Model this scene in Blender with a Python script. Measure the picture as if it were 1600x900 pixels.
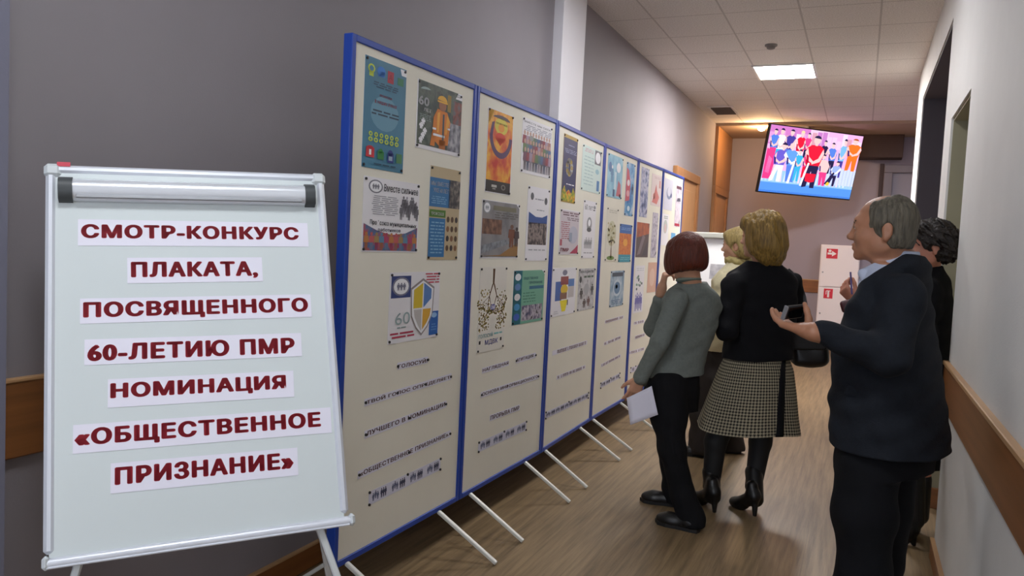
# A corridor exhibition: flip chart, row of poster boards, visitors.
import bpy, math, random
import numpy as np
from mathutils import Vector, Matrix

for o in list(bpy.data.objects):
    bpy.data.objects.remove(o)
scene = bpy.context.scene
COL = scene.collection
rnd = random.Random(7)

# ------------------------------------------------------------------ camera
cam_d = bpy.data.cameras.new('camera')
cam_d.sensor_fit = 'HORIZONTAL'
cam_d.sensor_width = 36.0
cam_d.lens = 36.0 * 1232.8 / 1600.0
cam_d.clip_start = 0.02
cam = bpy.data.objects.new('camera', cam_d)
COL.objects.link(cam)
th, pi_, ro = math.radians(23.7565), math.radians(3.3993), math.radians(2.7774)
F = Vector((-math.sin(th) * math.cos(pi_), math.cos(th) * math.cos(pi_), -math.sin(pi_)))
Rt = Vector((math.cos(th), math.sin(th), 0))
U = Rt.cross(F)
R2 = math.cos(ro) * Rt + math.sin(ro) * U
U2 = -math.sin(ro) * Rt + math.cos(ro) * U
cam.matrix_world = Matrix(((R2.x, U2.x, -F.x, 0), (R2.y, U2.y, -F.y, 0), (R2.z, U2.z, -F.z, 1.45), (0, 0, 0, 1)))
scene.camera = cam

# ------------------------------------------------------------------ world, view
world = bpy.data.worlds.new('world')
scene.world = world
world.use_nodes = True
world.node_tree.nodes['Background'].inputs[0].default_value = (0.80, 0.86, 1.0, 1)
world.node_tree.nodes['Background'].inputs[1].default_value = 2.4
vs = scene.view_settings
vs.view_transform = 'Standard'
vs.look = 'None'
vs.gamma = 1.0
vs.use_curve_mapping = False
vs.exposure = 0.3
LAMP_FAR = 105.0       # emission of the lit ceiling panels down the corridor
LAMP_NEAR = 30.0
LAMP_MID = 24.0
FILL_LOBBY = 30.0  # strength of the added fill lamp in the lobby
LAMP_BACK = 30.0
SPOT_W = 26.0
TV_GAIN = 1.15

# ------------------------------------------------------------------ materials
def s2l(c):
    return tuple(((v / 255.0) / 12.92 if v / 255.0 <= 0.04045 else ((v / 255.0 + 0.055) / 1.055) ** 2.4) for v in c)
_m = {}
def mat(name, rgb, rough=0.6, metal=0.0, noise=0.0, nscale=8.0, bump=0.0, bscale=60.0, stretch=None, spec=0.5, sss=0.0):
    """principled material, sRGB colour, optional procedural mottling and bump"""
    if name in _m:
        return _m[name]
    m = bpy.data.materials.new(name)
    m.use_nodes = True
    nt = m.node_tree
    b = nt.nodes['Principled BSDF']
    lin = s2l(rgb)
    b.inputs['Base Color'].default_value = (*lin, 1)
    b.inputs['Roughness'].default_value = rough
    b.inputs['Metallic'].default_value = metal
    b.inputs['Specular IOR Level'].default_value = spec
    if sss:
        b.inputs['Subsurface Weight'].default_value = sss
        b.inputs['Subsurface Radius'].default_value = (0.012, 0.005, 0.003)
        b.inputs['Subsurface Scale'].default_value = 1.0
    tc = nt.nodes.new('ShaderNodeTexCoord')
    mp = nt.nodes.new('ShaderNodeMapping')
    nt.links.new(tc.outputs['Object'], mp.inputs[0])
    if stretch:
        mp.inputs['Scale'].default_value = stretch
    if noise:
        n = nt.nodes.new('ShaderNodeTexNoise')
        n.inputs['Scale'].default_value = nscale
        n.inputs['Detail'].default_value = 6
        nt.links.new(mp.outputs[0], n.inputs[0])
        r = nt.nodes.new('ShaderNodeValToRGB')
        r.color_ramp.elements[0].position = 0.3
        r.color_ramp.elements[1].position = 0.7
        r.color_ramp.elements[0].color = (*[max(0, v * (1 - noise)) for v in lin], 1)
        r.color_ramp.elements[1].color = (*[min(1, v * (1 + noise)) for v in lin], 1)
        nt.links.new(n.outputs[0], r.inputs[0])
        nt.links.new(r.outputs[0], b.inputs['Base Color'])
    if bump:
        n2 = nt.nodes.new('ShaderNodeTexNoise')
        n2.inputs['Scale'].default_value = bscale
        n2.inputs['Detail'].default_value = 4
        nt.links.new(mp.outputs[0], n2.inputs[0])
        bp = nt.nodes.new('ShaderNodeBump')
        bp.inputs['Strength'].default_value = bump
        bp.inputs['Distance'].default_value = 0.01
        nt.links.new(n2.outputs[0], bp.inputs['Height'])
        nt.links.new(bp.outputs[0], b.inputs['Normal'])
    _m[name] = m
    return m
def ink(rgb):
    return mat('ink_%d_%d_%d' % tuple(rgb), rgb, 0.55)
def emit(name, rgb, strength):
    if name in _m:
        return _m[name]
    m = bpy.data.materials.new(name)
    m.use_nodes = True
    nt = m.node_tree
    nt.nodes.remove(nt.nodes['Principled BSDF'])
    e = nt.nodes.new('ShaderNodeEmission')
    e.inputs[0].default_value = (*s2l(rgb), 1)
    e.inputs[1].default_value = strength
    nt.links.new(e.outputs[0], nt.nodes['Material Output'].inputs[0])
    _m[name] = m
    return m
def photo(name, cols, scale=30.0):
    """a printed picture: procedural blotches between a few ink colours"""
    if name in _m:
        return _m[name]
    m = mat(name, cols[0], 0.5)
    nt = m.node_tree
    tc = nt.nodes.new('ShaderNodeTexCoord')
    n = nt.nodes.new('ShaderNodeTexNoise')
    n.inputs['Scale'].default_value = scale
    n.inputs['Detail'].default_value = 3
    r = nt.nodes.new('ShaderNodeValToRGB')
    els = r.color_ramp.elements
    k = len(cols)
    pos = [0.32 + 0.36 * i / (k - 1) for i in range(k)]
    while len(els) < k:
        els.new(0.5)
    for i in range(k):
        els[i].position = pos[i]
        els[i].color = (*s2l(cols[i]), 1)
    nt.links.new(tc.outputs['Object'], n.inputs[0])
    nt.links.new(n.outputs[0], r.inputs[0])
    nt.links.new(r.outputs[0], nt.nodes['Principled BSDF'].inputs['Base Color'])
    return m
def math_node(nt, op, a, b=None):
    n = nt.nodes.new('ShaderNodeMath')
    n.operation = op
    for i, v in enumerate((a, b)):
        if v is None:
            continue
        if isinstance(v, (int, float)):
            n.inputs[i].default_value = v
        else:
            nt.links.new(v, n.inputs[i])
    return n.outputs[0]

# ------------------------------------------------------------------ mesh collector
class MB:
    """collects polygons in world space with a material per face"""
    def __init__(s):
        s.v, s.f, s.mi, s.ms, s.sm = [], [], [], [], []
    def m(s, material):
        if material not in s.ms:
            s.ms.append(material)
        return s.ms.index(material)
    def add(s, vs_, fs, material, smooth=False):
        o = len(s.v)
        s.v += [tuple(p) for p in vs_]
        k = s.m(material)
        for f in fs:
            s.f.append([o + i for i in f])
            s.mi.append(k)
            s.sm.append(smooth)
        return s
    def box(s, lo, hi, material, bev=0.0, M=None):
        x0, y0, z0 = lo
        x1, y1, z1 = hi
        c = Vector(((x0 + x1) / 2, (y0 + y1) / 2, (z0 + z1) / 2))
        h = ((x1 - x0) / 2, (y1 - y0) / 2, (z1 - z0) / 2)
        if bev <= 0:
            P = [Vector((i * h[0], j * h[1], k * h[2])) for k in (-1, 1) for j in (-1, 1) for i in (-1, 1)]
            fs = [(0, 2, 3, 1), (4, 5, 7, 6), (0, 1, 5, 4), (2, 6, 7, 3), (0, 4, 6, 2), (1, 3, 7, 5)]
        else:
            b = min(bev, min(h) * 0.98)
            P, idx = [], {}
            for sx in (-1, 1):
                for sy in (-1, 1):
                    for sz in (-1, 1):
                        for ax in range(3):
                            q = [sx * (h[0] - b), sy * (h[1] - b), sz * (h[2] - b)]
                            q[ax] = (sx, sy, sz)[ax] * h[ax]
                            idx[(sx, sy, sz, ax)] = len(P)
                            P.append(Vector(q))
            fs = []
            for ax in range(3):
                o1, o2 = [(1, 2), (2, 0), (0, 1)][ax]
                for sg in (-1, 1):
                    q = []
                    for a, b2 in ((-1, -1), (1, -1), (1, 1), (-1, 1)):
                        k = [0, 0, 0]
                        k[ax], k[o1], k[o2] = sg, a, b2
                        q.append(idx[(*k, ax)])
                    fs.append(q if sg > 0 else q[::-1])
            for ax in range(3):
                o1, o2 = [(1, 2), (2, 0), (0, 1)][ax]
                for a in (-1, 1):
                    for b2 in (-1, 1):
                        k0 = [0, 0, 0]; k1 = [0, 0, 0]
                        k0[ax], k1[ax] = -1, 1
                        k0[o1] = k1[o1] = a
                        k0[o2] = k1[o2] = b2
                        q = [idx[(*k0, o1)], idx[(*k1, o1)], idx[(*k1, o2)], idx[(*k0, o2)]]
                        fs.append(q if a * b2 > 0 else q[::-1])
            for sx in (-1, 1):
                for sy in (-1, 1):
                    for sz in (-1, 1):
                        q = [idx[(sx, sy, sz, i)] for i in range(3)]
                        fs.append(q if sx * sy * sz > 0 else q[::-1])
        P = [(M @ (p + c)) if M is not None else p + c for p in P]
        return s.add(P, fs, material)
    def tube(s, pts, r, material, n=10, caps=True):
        """round bar along a polyline; r may be a list"""
        pts = [Vector(p) for p in pts]
        rs = r if isinstance(r, (list, tuple)) else [r] * len(pts)
        ref = Vector((0, 0, 1))
        V, Fc = [], []
        for i, p in enumerate(pts):
            d = (pts[min(i + 1, len(pts) - 1)] - pts[max(i - 1, 0)]).normalized()
            if abs(d.dot(ref)) > 0.95:
                ref = Vector((1, 0, 0))
            a = d.cross(ref).normalized()
            b = d.cross(a).normalized()
            for k in range(n):
                t = 2 * math.pi * k / n
                V.append(p + rs[i] * (math.cos(t) * a + math.sin(t) * b))
        for i in range(len(pts) - 1):
            for k in range(n):
                k2 = (k + 1) % n
                Fc.append((i * n + k, i * n + k2, (i + 1) * n + k2, (i + 1) * n + k))
        s.add(V, Fc, material, True)
        if caps:
            s.add(V[:n], [tuple(range(n))[::-1]], material)
            s.add(V[-n:], [tuple(range(n))], material)
        return s
    def bar(s, a, b, w, h, material, up=(0, 0, 1), bev=0.002):
        """square bar from a to b"""
        a, b = Vector(a), Vector(b)
        d = b - a
        L = d.length
        d.normalize()
        x = d.cross(Vector(up)).normalized()
        y = x.cross(d).normalized()
        M = Matrix(((x.x, y.x, d.x, a.x), (x.y, y.y, d.y, a.y), (x.z, y.z, d.z, a.z), (0, 0, 0, 1)))
        return s.box((-w / 2, -h / 2, 0), (w / 2, h / 2, L), material, bev, M)
    def prism(s, poly, depth, fr, material):
        """poly in (u,v) of frame fr=(O,ex,ez,n) extruded along n"""
        O, ex, ez, n = fr
        k = len(poly)
        V = [O + ex * u + ez * v for u, v in poly] + [O + ex * u + ez * v + n * depth for u, v in poly]
        fs = [tuple(range(k))[::-1], tuple(range(k, 2 * k))] + [(i, (i + 1) % k, k + (i + 1) % k, k + i) for i in range(k)]
        return s.add(V, fs, material)
    def build(s, name, parent=None, origin=None, recalc=False):
        me = bpy.data.meshes.new(name)
        if parent is not None:
            origin = Vector(parent['_o'])
        elif origin is None:
            a = np.array(s.v)
            origin = Vector(((a[:, 0].min() + a[:, 0].max()) / 2, (a[:, 1].min() + a[:, 1].max()) / 2, a[:, 2].min()))
        origin = Vector(origin)
        me.from_pydata([(x - origin.x, y - origin.y, z - origin.z) for x, y, z in s.v], [], s.f)
        for mm in s.ms:
            me.materials.append(mm)
        me.polygons.foreach_set('material_index', s.mi)
        me.polygons.foreach_set('use_smooth', s.sm)
        me.update()
        return link(name, me, parent, origin)
def link(name, me, parent, origin):
    o = bpy.data.objects.new(name, me)
    COL.objects.link(o)
    o['_o'] = tuple(origin)
    if parent is not None:
        o.parent = parent
    else:
        o.location = origin
    return o
def tag(o, label, cat, group=None):
    o['label'] = label
    o['category'] = cat
    if group:
        o['group'] = group
    return o
def empty(name, loc, label, cat, group=None):
    o = bpy.data.objects.new(name, None)
    o.empty_display_size = 0.1
    COL.objects.link(o)
    o.location = loc
    o['_o'] = tuple(loc)
    return tag(o, label, cat, group)
def struct(name, mb):
    o = mb.build(name)
    o['kind'] = 'structure'
    return o

# flat lettering: polygons of a text, fitted to a unit box
_txt = {}
def glyphs(text, bold=0.0):
    key = (text, bold)
    if key in _txt:
        return _txt[key]
    cu = bpy.data.curves.new('lettering', 'FONT')
    cu.body = text
    cu.resolution_u = 4
    cu.space_character = 1.0 + bold * 3.2
    o = bpy.data.objects.new('lettering', cu)
    COL.objects.link(o)
    dg = bpy.context.evaluated_depsgraph_get()
    me = bpy.data.meshes.new_from_object(o.evaluated_get(dg))
    v = [(p.co.x, p.co.y) for p in me.vertices]
    f = [list(p.vertices) for p in me.polygons]
    bpy.data.objects.remove(o)
    bpy.data.meshes.remove(me)
    bpy.data.curves.remove(cu)
    if bold:      # heavy face: the strokes widened all round
        k, v0, f0 = 0, v, f
        v, f = [], []
        for i in range(10):
            a = 2 * math.pi * i / 10
            dx, dy = bold * 1.35 * math.cos(a), bold * 0.8 * math.sin(a)
            f += [[j + k for j in q] for q in f0]
            v += [(x + dx, y + dy) for x, y in v0]
            k += len(v0)
    x0 = min(p[0] for p in v); x1 = max(p[0] for p in v)
    y0 = min(p[1] for p in v); y1 = max(p[1] for p in v)
    _txt[key] = ([((p[0] - x0) / (x1 - x0), (p[1] - y0) / (y1 - y0)) for p in v], f)
    return _txt[key]

class Print(MB):
    """printed sheet in a frame (O, ex, ez, n): layered flat shapes in metres"""
    def __init__(s, O, ex, ez, n, lift=0.0):
        super().__init__()
        s.fr = (Vector(O), Vector(ex), Vector(ez), Vector(n))
        s.z = lift
        s.step = 0.00025
    def P(s, u, v, z):
        O, ex, ez, n = s.fr
        return O + ex * u + ez * v + n * z
    def sheet(s, w, h, material, t=0.0006):
        V = [s.P(u, v, z) for z in (s.z, s.z + t) for u, v in ((0, 0), (w, 0), (w, h), (0, h))]
        s.add(V, [(3, 2, 1, 0), (4, 5, 6, 7), (0, 1, 5, 4), (1, 2, 6, 5), (2, 3, 7, 6), (3, 0, 4, 7)], material)
        s.z += t
        s.w, s.h = w, h
        return s
    def up(s):
        s.z += s.step
        return s
    def poly(s, pts, material):
        s.add([s.P(u * s.w, v * s.h, s.z + s.step) for u, v in pts], [tuple(range(len(pts)))], material)
        return s
    def rect(s, u0, v0, u1, v1, material):
        return s.poly([(u0, v0), (u1, v0), (u1, v1), (u0, v1)], material)
    def disc(s, u, v, ru, rv, material, n=18, a0=0.0, a1=2 * math.pi):
        return s.poly([(u + ru * math.cos(a0 + (a1 - a0) * k / n), v + rv * math.sin(a0 + (a1 - a0) * k / n)) for k in range(n)], material)
    def text(s, t, u0, v0, u1, v1, material, bold=0.0, skew=0.0):
        v, f = glyphs(t, bold)
        s.add([s.P((u0 + (u1 - u0) * a) * s.w, (v0 + (v1 - v0) * b + skew * a) * s.h, s.z + s.step) for a, b in v], f, material)
        return s
    def lines(s, u0, v0, u1, v1, n, material, fill=0.55, words=4):
        """rows of small print too fine to read"""
        dv = (v1 - v0) / n
        for i in range(n):
            u = u0 + (rnd.uniform(0, 0.12) * (u1 - u0))
            while u < u1 - 0.03:
                w = rnd.uniform(0.5, 1.5) * (u1 - u0) / words
                e = min(u1, u + w)
                s.rect(u, v0 + dv * i + dv * (1 - fill) / 2, e, v0 + dv * i + dv * (1 + fill) / 2, material)
                u = e + 0.06 * (u1 - u0)
        return s
    def letters(s, u0, v0, u1, v1, material, n=14):
        """one row of heavy capitals too far away to read"""
        du = (u1 - u0) / n
        for i in range(n):
            a = u0 + du * i
            k = rnd.random()
            if k < 0.1:
                continue
            s.rect(a, v0, a + du * 0.27, v1, material)
            if k > 0.3:
                s.rect(a + du * 0.5, v0, a + du * 0.77, v1, material)
            t = rnd.choice((v0, (v0 + v1) / 2 - 0.1 * (v1 - v0), v1 - 0.2 * (v1 - v0)))
            s.rect(a + du * 0.27, t, a + du * 0.5, t + 0.2 * (v1 - v0), material)
        return s
    def figure(s, u, v, w, h, c1, c2=None, head=None):
        """small printed standing figure"""
        s.poly([(u - w * .5, v + h * .42), (u - w * .4, v + h * .78), (u + w * .4, v + h * .78), (u + w * .5, v + h * .42), (u + w * .28, v + h * .4), (u - w * .28, v + h * .4)], c1)
        s.poly([(u - w * .3, v + h * .42), (u + w * .3, v + h * .42), (u + w * .26, v), (u + w * .06, v), (u, v + h * .3), (u - w * .06, v), (u - w * .26, v)], c2 or c1)
        s.disc(u, v + h * .89, w * .24, h * .1, head or c1, 10)
        return s
    def emblem(s, u, v, ru, rv, ring, inner):
        s.disc(u, v, ru, rv, ring)
        s.up()
        s.disc(u, v, ru * .82, rv * .82, inner)
        s.up()
        for k in (-1, 0, 1):
            s.figure(u + k * ru * .33, v - rv * .4, ru * .34, rv * .8, ring)
        return s

# ================================================================== the room
LX, RX, EY, CZ = -2.10, 0.42, 13.30, 3.33      # left wall, right wall, end wall, ceiling
BY = -4.0
lav = mat('lavender_grey_paint', (140, 134, 139), 0.75, noise=0.03, nscale=3, bump=0.06, bscale=180)
lav2 = mat('column_bluish_lit', (112, 112, 128), 0.75, bump=0.06, bscale=180)  # same grey as the wall, bluish light put into the colour
whitew = mat('white_wall_paint', (222, 221, 218), 0.7, noise=0.025, nscale=4, bump=0.08, bscale=150)
endw = mat('mauve_end_wall_paint', (156, 148, 158), 0.75, bump=0.05, bscale=150)
pil = mat('white_pilaster_paint', (236, 234, 238), 0.7)
olive = mat('olive_beige_reveal_paint', (150, 144, 118), 0.75)
darkr = mat('shaded_reveal_grey', (84, 80, 88), 0.75)  # dimness inside the second opening put into the colour
tanp = mat('warm_lit_ceiling_band', (170, 148, 128), 0.75)  # warm light of the spot lamp put into the ceiling colour
wood_rail = mat('brown_rail_wood', (132, 82, 40), 0.45, noise=0.18, nscale=5, stretch=(1, 0.25, 6))
wood_edge = mat('pale_rail_edge', (186, 146, 104), 0.4)
wood_door = mat('honey_door_wood', (184, 140, 96), 0.45, noise=0.1, nscale=6, stretch=(4, 4, 0.4))
wood_case = mat('door_casing_wood', (158, 112, 70), 0.45, noise=0.1, nscale=6, stretch=(4, 4, 0.4))

# floor: brown laminate with grain along the corridor
fl = mat('brown_laminate', (150, 120, 90), 0.42, spec=0.35)
nt = fl.node_tree
b = nt.nodes['Principled BSDF']
tc = nt.nodes.new('ShaderNodeTexCoord')
mp = nt.nodes.new('ShaderNodeMapping'); mp.inputs['Scale'].default_value = (22, 1.1, 1)
n1 = nt.nodes.new('ShaderNodeTexNoise'); n1.inputs['Scale'].default_value = 1.6; n1.inputs['Detail'].default_value = 8; n1.inputs['Roughness'].default_value = 0.65
r1 = nt.nodes.new('ShaderNodeValToRGB')
r1.color_ramp.elements[0].position = 0.28; r1.color_ramp.elements[0].color = (*s2l((94, 77, 54)), 1)
r1.color_ramp.elements[1].position = 0.72; r1.color_ramp.elements[1].color = (*s2l((150, 126, 93)), 1)
sep = nt.nodes.new('ShaderNodeSeparateXYZ')
nt.links.new(tc.outputs['Object'], mp.inputs[0]); nt.links.new(mp.outputs[0], n1.inputs[0]); nt.links.new(n1.outputs[0], r1.inputs[0])
nt.links.new(tc.outputs['Object'], sep.inputs[0])
px = math_node(nt, 'FRACT', math_node(nt, 'MULTIPLY', sep.outputs[0], 1 / 0.19))
seam = math_node(nt, 'LESS_THAN', px, 0.012)
mx = nt.nodes.new('ShaderNodeMix'); mx.data_type = 'RGBA'
nt.links.new(math_node(nt, 'MULTIPLY', seam, 0.35), mx.inputs[0]); nt.links.new(r1.outputs[0], mx.inputs[6]); mx.inputs[7].default_value = (*s2l((60, 46, 34)), 1)
nt.links.new(mx.outputs[2], b.inputs['Base Color'])
struct('floor', MB().box((-2.4, BY, -0.1), (1.7, EY + 0.1, 0), fl))

# ceiling: square mineral tiles in a thin grid
cl = mat('ceiling_tiles', (172, 164, 156), 0.85, spec=0.2)
nt = cl.node_tree
b = nt.nodes['Principled BSDF']
tc = nt.nodes.new('ShaderNodeTexCoord'); sep = nt.nodes.new('ShaderNodeSeparateXYZ')
nt.links.new(tc.outputs['Object'], sep.inputs[0])
gx = math_node(nt, 'FRACT', math_node(nt, 'MULTIPLY', math_node(nt, 'ADD', sep.outputs[0], 20 * 0.57 + 0.57), 1 / 0.57))
gy = math_node(nt, 'FRACT', math_node(nt, 'MULTIPLY', math_node(nt, 'ADD', sep.outputs[1], 20 * 0.62 - 8.32), 1 / 0.62))
ln = math_node(nt, 'MAXIMUM', math_node(nt, 'LESS_THAN', gx, 0.026), math_node(nt, 'LESS_THAN', gy, 0.022))
nz = nt.nodes.new('ShaderNodeTexNoise'); nz.inputs['Scale'].default_value = 90; nz.inputs['Detail'].default_value = 3
nt.links.new(tc.outputs['Object'], nz.inputs[0])
rr = nt.nodes.new('ShaderNodeValToRGB')
rr.color_ramp.elements[0].position = 0.35; rr.color_ramp.elements[0].color = (*s2l((214, 208, 202)), 1)
rr.color_ramp.elements[1].position = 0.65; rr.color_ramp.elements[1].color = (*s2l((240, 235, 230)), 1)
nt.links.new(nz.outputs[0], rr.inputs[0])
mx = nt.nodes.new('ShaderNodeMix'); mx.data_type = 'RGBA'
nt.links.new(math_node(nt, 'MULTIPLY', ln, 0.42), mx.inputs[0]); nt.links.new(rr.outputs[0], mx.inputs[6]); mx.inputs[7].default_value = (*s2l((136, 126, 120)), 1)
nt.links.new(mx.outputs[2], b.inputs['Base Color'])
c_mb = MB().box((-2.4, BY, CZ), (1.7, EY + 0.1, CZ + 0.1), cl)
o = c_mb.build('ceiling', origin=(0, 0, CZ)); o['kind'] = 'structure'
struct('trim_1', MB().box((LX, 11.95, CZ - 0.04), (1.6, EY, CZ), tanp))           # plain band by the end wall

struct('wall_left', MB().box((LX - 0.15, 1.30, 0), (LX, EY, CZ), lav))
struct('wall_left_column', MB().box((LX - 0.15, BY, 0), (-1.96, 1.30, CZ), lav2))
struct('trim_2', MB().box((LX, 5.28, 0), (LX + 0.07, 5.76, CZ), pil))             # white pilaster
struct('wall_end', MB().box((-2.4, EY, 0), (1.7, EY + 0.12, CZ), endw))
# right wall with two deep openings
T = 0.26
rw = MB()
rw.box((RX, BY, 0), (RX + T, 4.34, CZ), whitew)
rw.box((RX, 4.34, 2.28), (RX + T, 5.24, CZ), whitew)
rw.box((RX, 5.24, 0), (RX + T, 5.66, CZ), whitew)
rw.box((RX, 5.66, 2.97), (RX + T, 8.34, CZ), whitew)
rw.box((RX, 8.34, 0), (RX + T, 9.15, CZ), whitew)
struct('wall_right', rw)
nb = MB()
nb.box((RX + T + 0.18, 4.2, 0), (RX + T + 0.26, 5.4, CZ), olive)
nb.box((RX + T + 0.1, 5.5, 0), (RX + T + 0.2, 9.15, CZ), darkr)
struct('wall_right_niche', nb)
struct('wall_right_lobby', MB().box((1.6, 9.0, 0), (1.7, EY, CZ), endw).box((RX + T, 9.05, 0), (1.7, 9.15, CZ), endw))
struct('trim_3', MB().box((RX + 0.012, 5.225, 0), (RX + T + 0.18, 5.24, 2.28), olive).box((RX + 0.012, 4.34, 2.265), (RX + T + 0.18, 5.225, 2.28), olive))
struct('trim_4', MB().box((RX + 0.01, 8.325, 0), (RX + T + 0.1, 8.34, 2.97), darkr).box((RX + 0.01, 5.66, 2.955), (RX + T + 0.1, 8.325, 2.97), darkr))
# chair rails
def rail(name, lo, hi, edge):
    m_ = MB().box(lo, hi, wood_rail, 0.004)
    m_.box(*edge, wood_edge, 0.003)
    struct(name, m_)
rail('trim_5', (RX - 0.02, BY, 0.76), (RX, 4.34, 0.96), ((RX - 0.026, BY, 0.955), (RX, 4.34, 0.975)))
rail('trim_6', (LX, 1.30, 0.79), (LX + 0.02, 5.28, 1.01), ((LX, 1.30, 1.0), (LX + 0.024, 5.28, 1.012)))
rail('trim_7', (-2.08, EY - 0.02, 0.87), (0.15, EY, 1.07), ((-2.08, EY - 0.024, 1.06), (0.15, EY, 1.075)))
rail('trim_8', (LX, 5.76, 0.79), (LX + 0.02, 9.27, 1.01), ((LX, 5.76, 1.0), (LX + 0.024, 9.27, 1.012)))
def base(name, lo, hi, top):
    struct(name, MB().box(lo, hi, wood_rail, 0.004).box(*top, wood_edge, 0.002))
base('baseboard_left', (LX, 1.30, 0), (LX + 0.02, 9.27, 0.1), ((LX, 1.30, 0.095), (LX + 0.022, 9.27, 0.104)))
base('baseboard_right', (RX - 0.018, BY, 0), (RX, 4.34, 0.095), ((RX - 0.02, BY, 0.088), (RX, 4.34, 0.097)))
struct('baseboard_niche', MB().box((RX + 0.03, 5.2, 0), (RX + T + 0.17, 5.224, 0.12), wood_rail, 0.003))
struct('baseboard_end', MB().box((-2.08, EY - 0.02, 0), (0.15, EY, 0.1), wood_rail, 0.003))

# doors
def door(name, y0, y1, z1, two=False):
    c = 0.11
    d = MB().box((LX, y0, 0), (LX + 0.05, y0 + c, z1 - c), wood_case, 0.005).box((LX, y1 - c, 0), (LX + 0.05, y1, z1 - c), wood_case, 0.005)
    d.box((LX, y0, z1 - c), (LX + 0.055, y1, z1), wood_case, 0.005)
    o = struct(name, d)
    lf = MB()
    lf.box((LX, y0 + c, 0.01), (LX + 0.022, y1 - c, z1 - c), wood_door)
    for (a, e) in ((0.18, 0.9), (1.05, z1 - c - 0.12)):
        w = y1 - y0 - 2 * c
        lf.box((LX + 0.02, y0 + c + 0.12 * w, a), (LX + 0.03, y1 - c - 0.12 * w, e), wood_door, 0.006)
    lf.build('door_leaf', o)
    h = MB().tube([(LX + 0.022, y1 - c - 0.07, 1.02), (LX + 0.07, y1 - c - 0.07, 1.02), (LX + 0.07, y1 - c - 0.19, 1.02)], 0.011, mat('brushed_metal', (170, 170, 172), 0.3, 1.0))
    h.box((LX + 0.02, y1 - c - 0.095, 0.92), (LX + 0.03, y1 - c - 0.045, 1.08), mat('brushed_metal', (170, 170, 172), 0.3, 1.0), 0.003)
    h.build('door_handle', o)
door('door_1', 9.30, 10.74, 2.43)
door('door_2', 11.95, 13.22, 2.42)
struct('trim_9', MB().box((LX, 11.95, 2.421), (LX + 0.05, 13.28, CZ - 0.041), wood_case, 0.004))   # wood panel above the far door
# glazed grey door at the right of the end wall
gfr = mat('grey_door_frame', (122, 118, 128), 0.5)
gd = MB()
gd.box((0.22, EY - 0.10, 0), (0.34, EY, 2.75), gfr, 0.006).box((1.28, EY - 0.10, 0), (1.40, EY, 2.75), gfr, 0.01).box((0.22, EY - 0.10, 2.75), (1.40, EY, 2.87), gfr, 0.01)
o = struct('door_3', gd)
MB().box((0.34, EY - 0.04, 0.01), (1.28, EY - 0.01, 2.75), mat('grey_door_leaf', (140, 138, 150), 0.5)).build('door_leaf', o)
MB().box((0.16, EY - 0.05, 0), (0.22, EY, 2.89), mat('dark_reveal_strip', (70, 58, 60), 0.7)).build('door_reveal', o)
MB().tube([(0.42, EY - 0.04, 1.05), (0.42, EY - 0.09, 1.05), (0.54, EY - 0.09, 1.05)], 0.012, mat('brushed_metal', (170, 170, 172), 0.3, 1.0)).build('door_handle', o)

# ceiling lamps
diff_far = emit('lit_diffuser', (255, 250, 246), LAMP_FAR)
diff_near = emit('lit_diffuser_near', (246, 250, 255), LAMP_NEAR)
diff_mid = emit('lit_diffuser_mid', (250, 250, 255), LAMP_MID)
diff_back = emit('lit_diffuser_back', (246, 250, 255), LAMP_BACK)
wm = mat('white_metal', (225, 225, 225), 0.4)
def lamp(x0, x1, y0, y1, dm, label):
    t = empty('ceiling_lamp', ((x0 + x1) / 2, (y0 + y1) / 2, CZ - 0.015), label, 'lamp', 'square ceiling lamps')
    f = 0.025
    m_ = MB()
    z0, z1 = CZ - 0.015, CZ - 0.001
    m_.box((x0, y0, z0), (x0 + f, y1, z1), wm, 0.002).box((x1 - f, y0, z0), (x1, y1, z1), wm, 0.002)
    m_.box((x0 + f, y0, z0), (x1 - f, y0 + f, z1), wm, 0.002).box((x0 + f, y1 - f, z0), (x1 - f, y1, z1), wm, 0.002)
    m_.build('lamp_frame', t)
    MB().box((x0 + f, y0 + f, z0 + 0.004), (x1 - f, y1 - f, z1), dm).build('diffuser', t)
lamp(-1.15, -0.55, 8.31, 8.97, diff_far, 'lit square white lamp in the tiled ceiling above the far boards')
lamp(-1.15, -0.55, 4.50, 5.12, diff_mid, 'lit square lamp in the ceiling over the middle boards')
lamp(-1.15, -0.55, 0.40, 1.02, diff_near, 'lit square lamp in the ceiling near the white flip chart')
lamp(-1.15, -0.55, -2.6, -1.98, diff_back, 'lit square lamp in the ceiling at the near end of the corridor')
lamp(0.85, 1.45, 10.4, 11.02, emit('fill_diffuser_lobby', (255, 246, 250), FILL_LOBBY), 'added fill lamp, unseen in the side lobby ceiling behind the right wall')  # added out of view to brighten the far end
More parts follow.
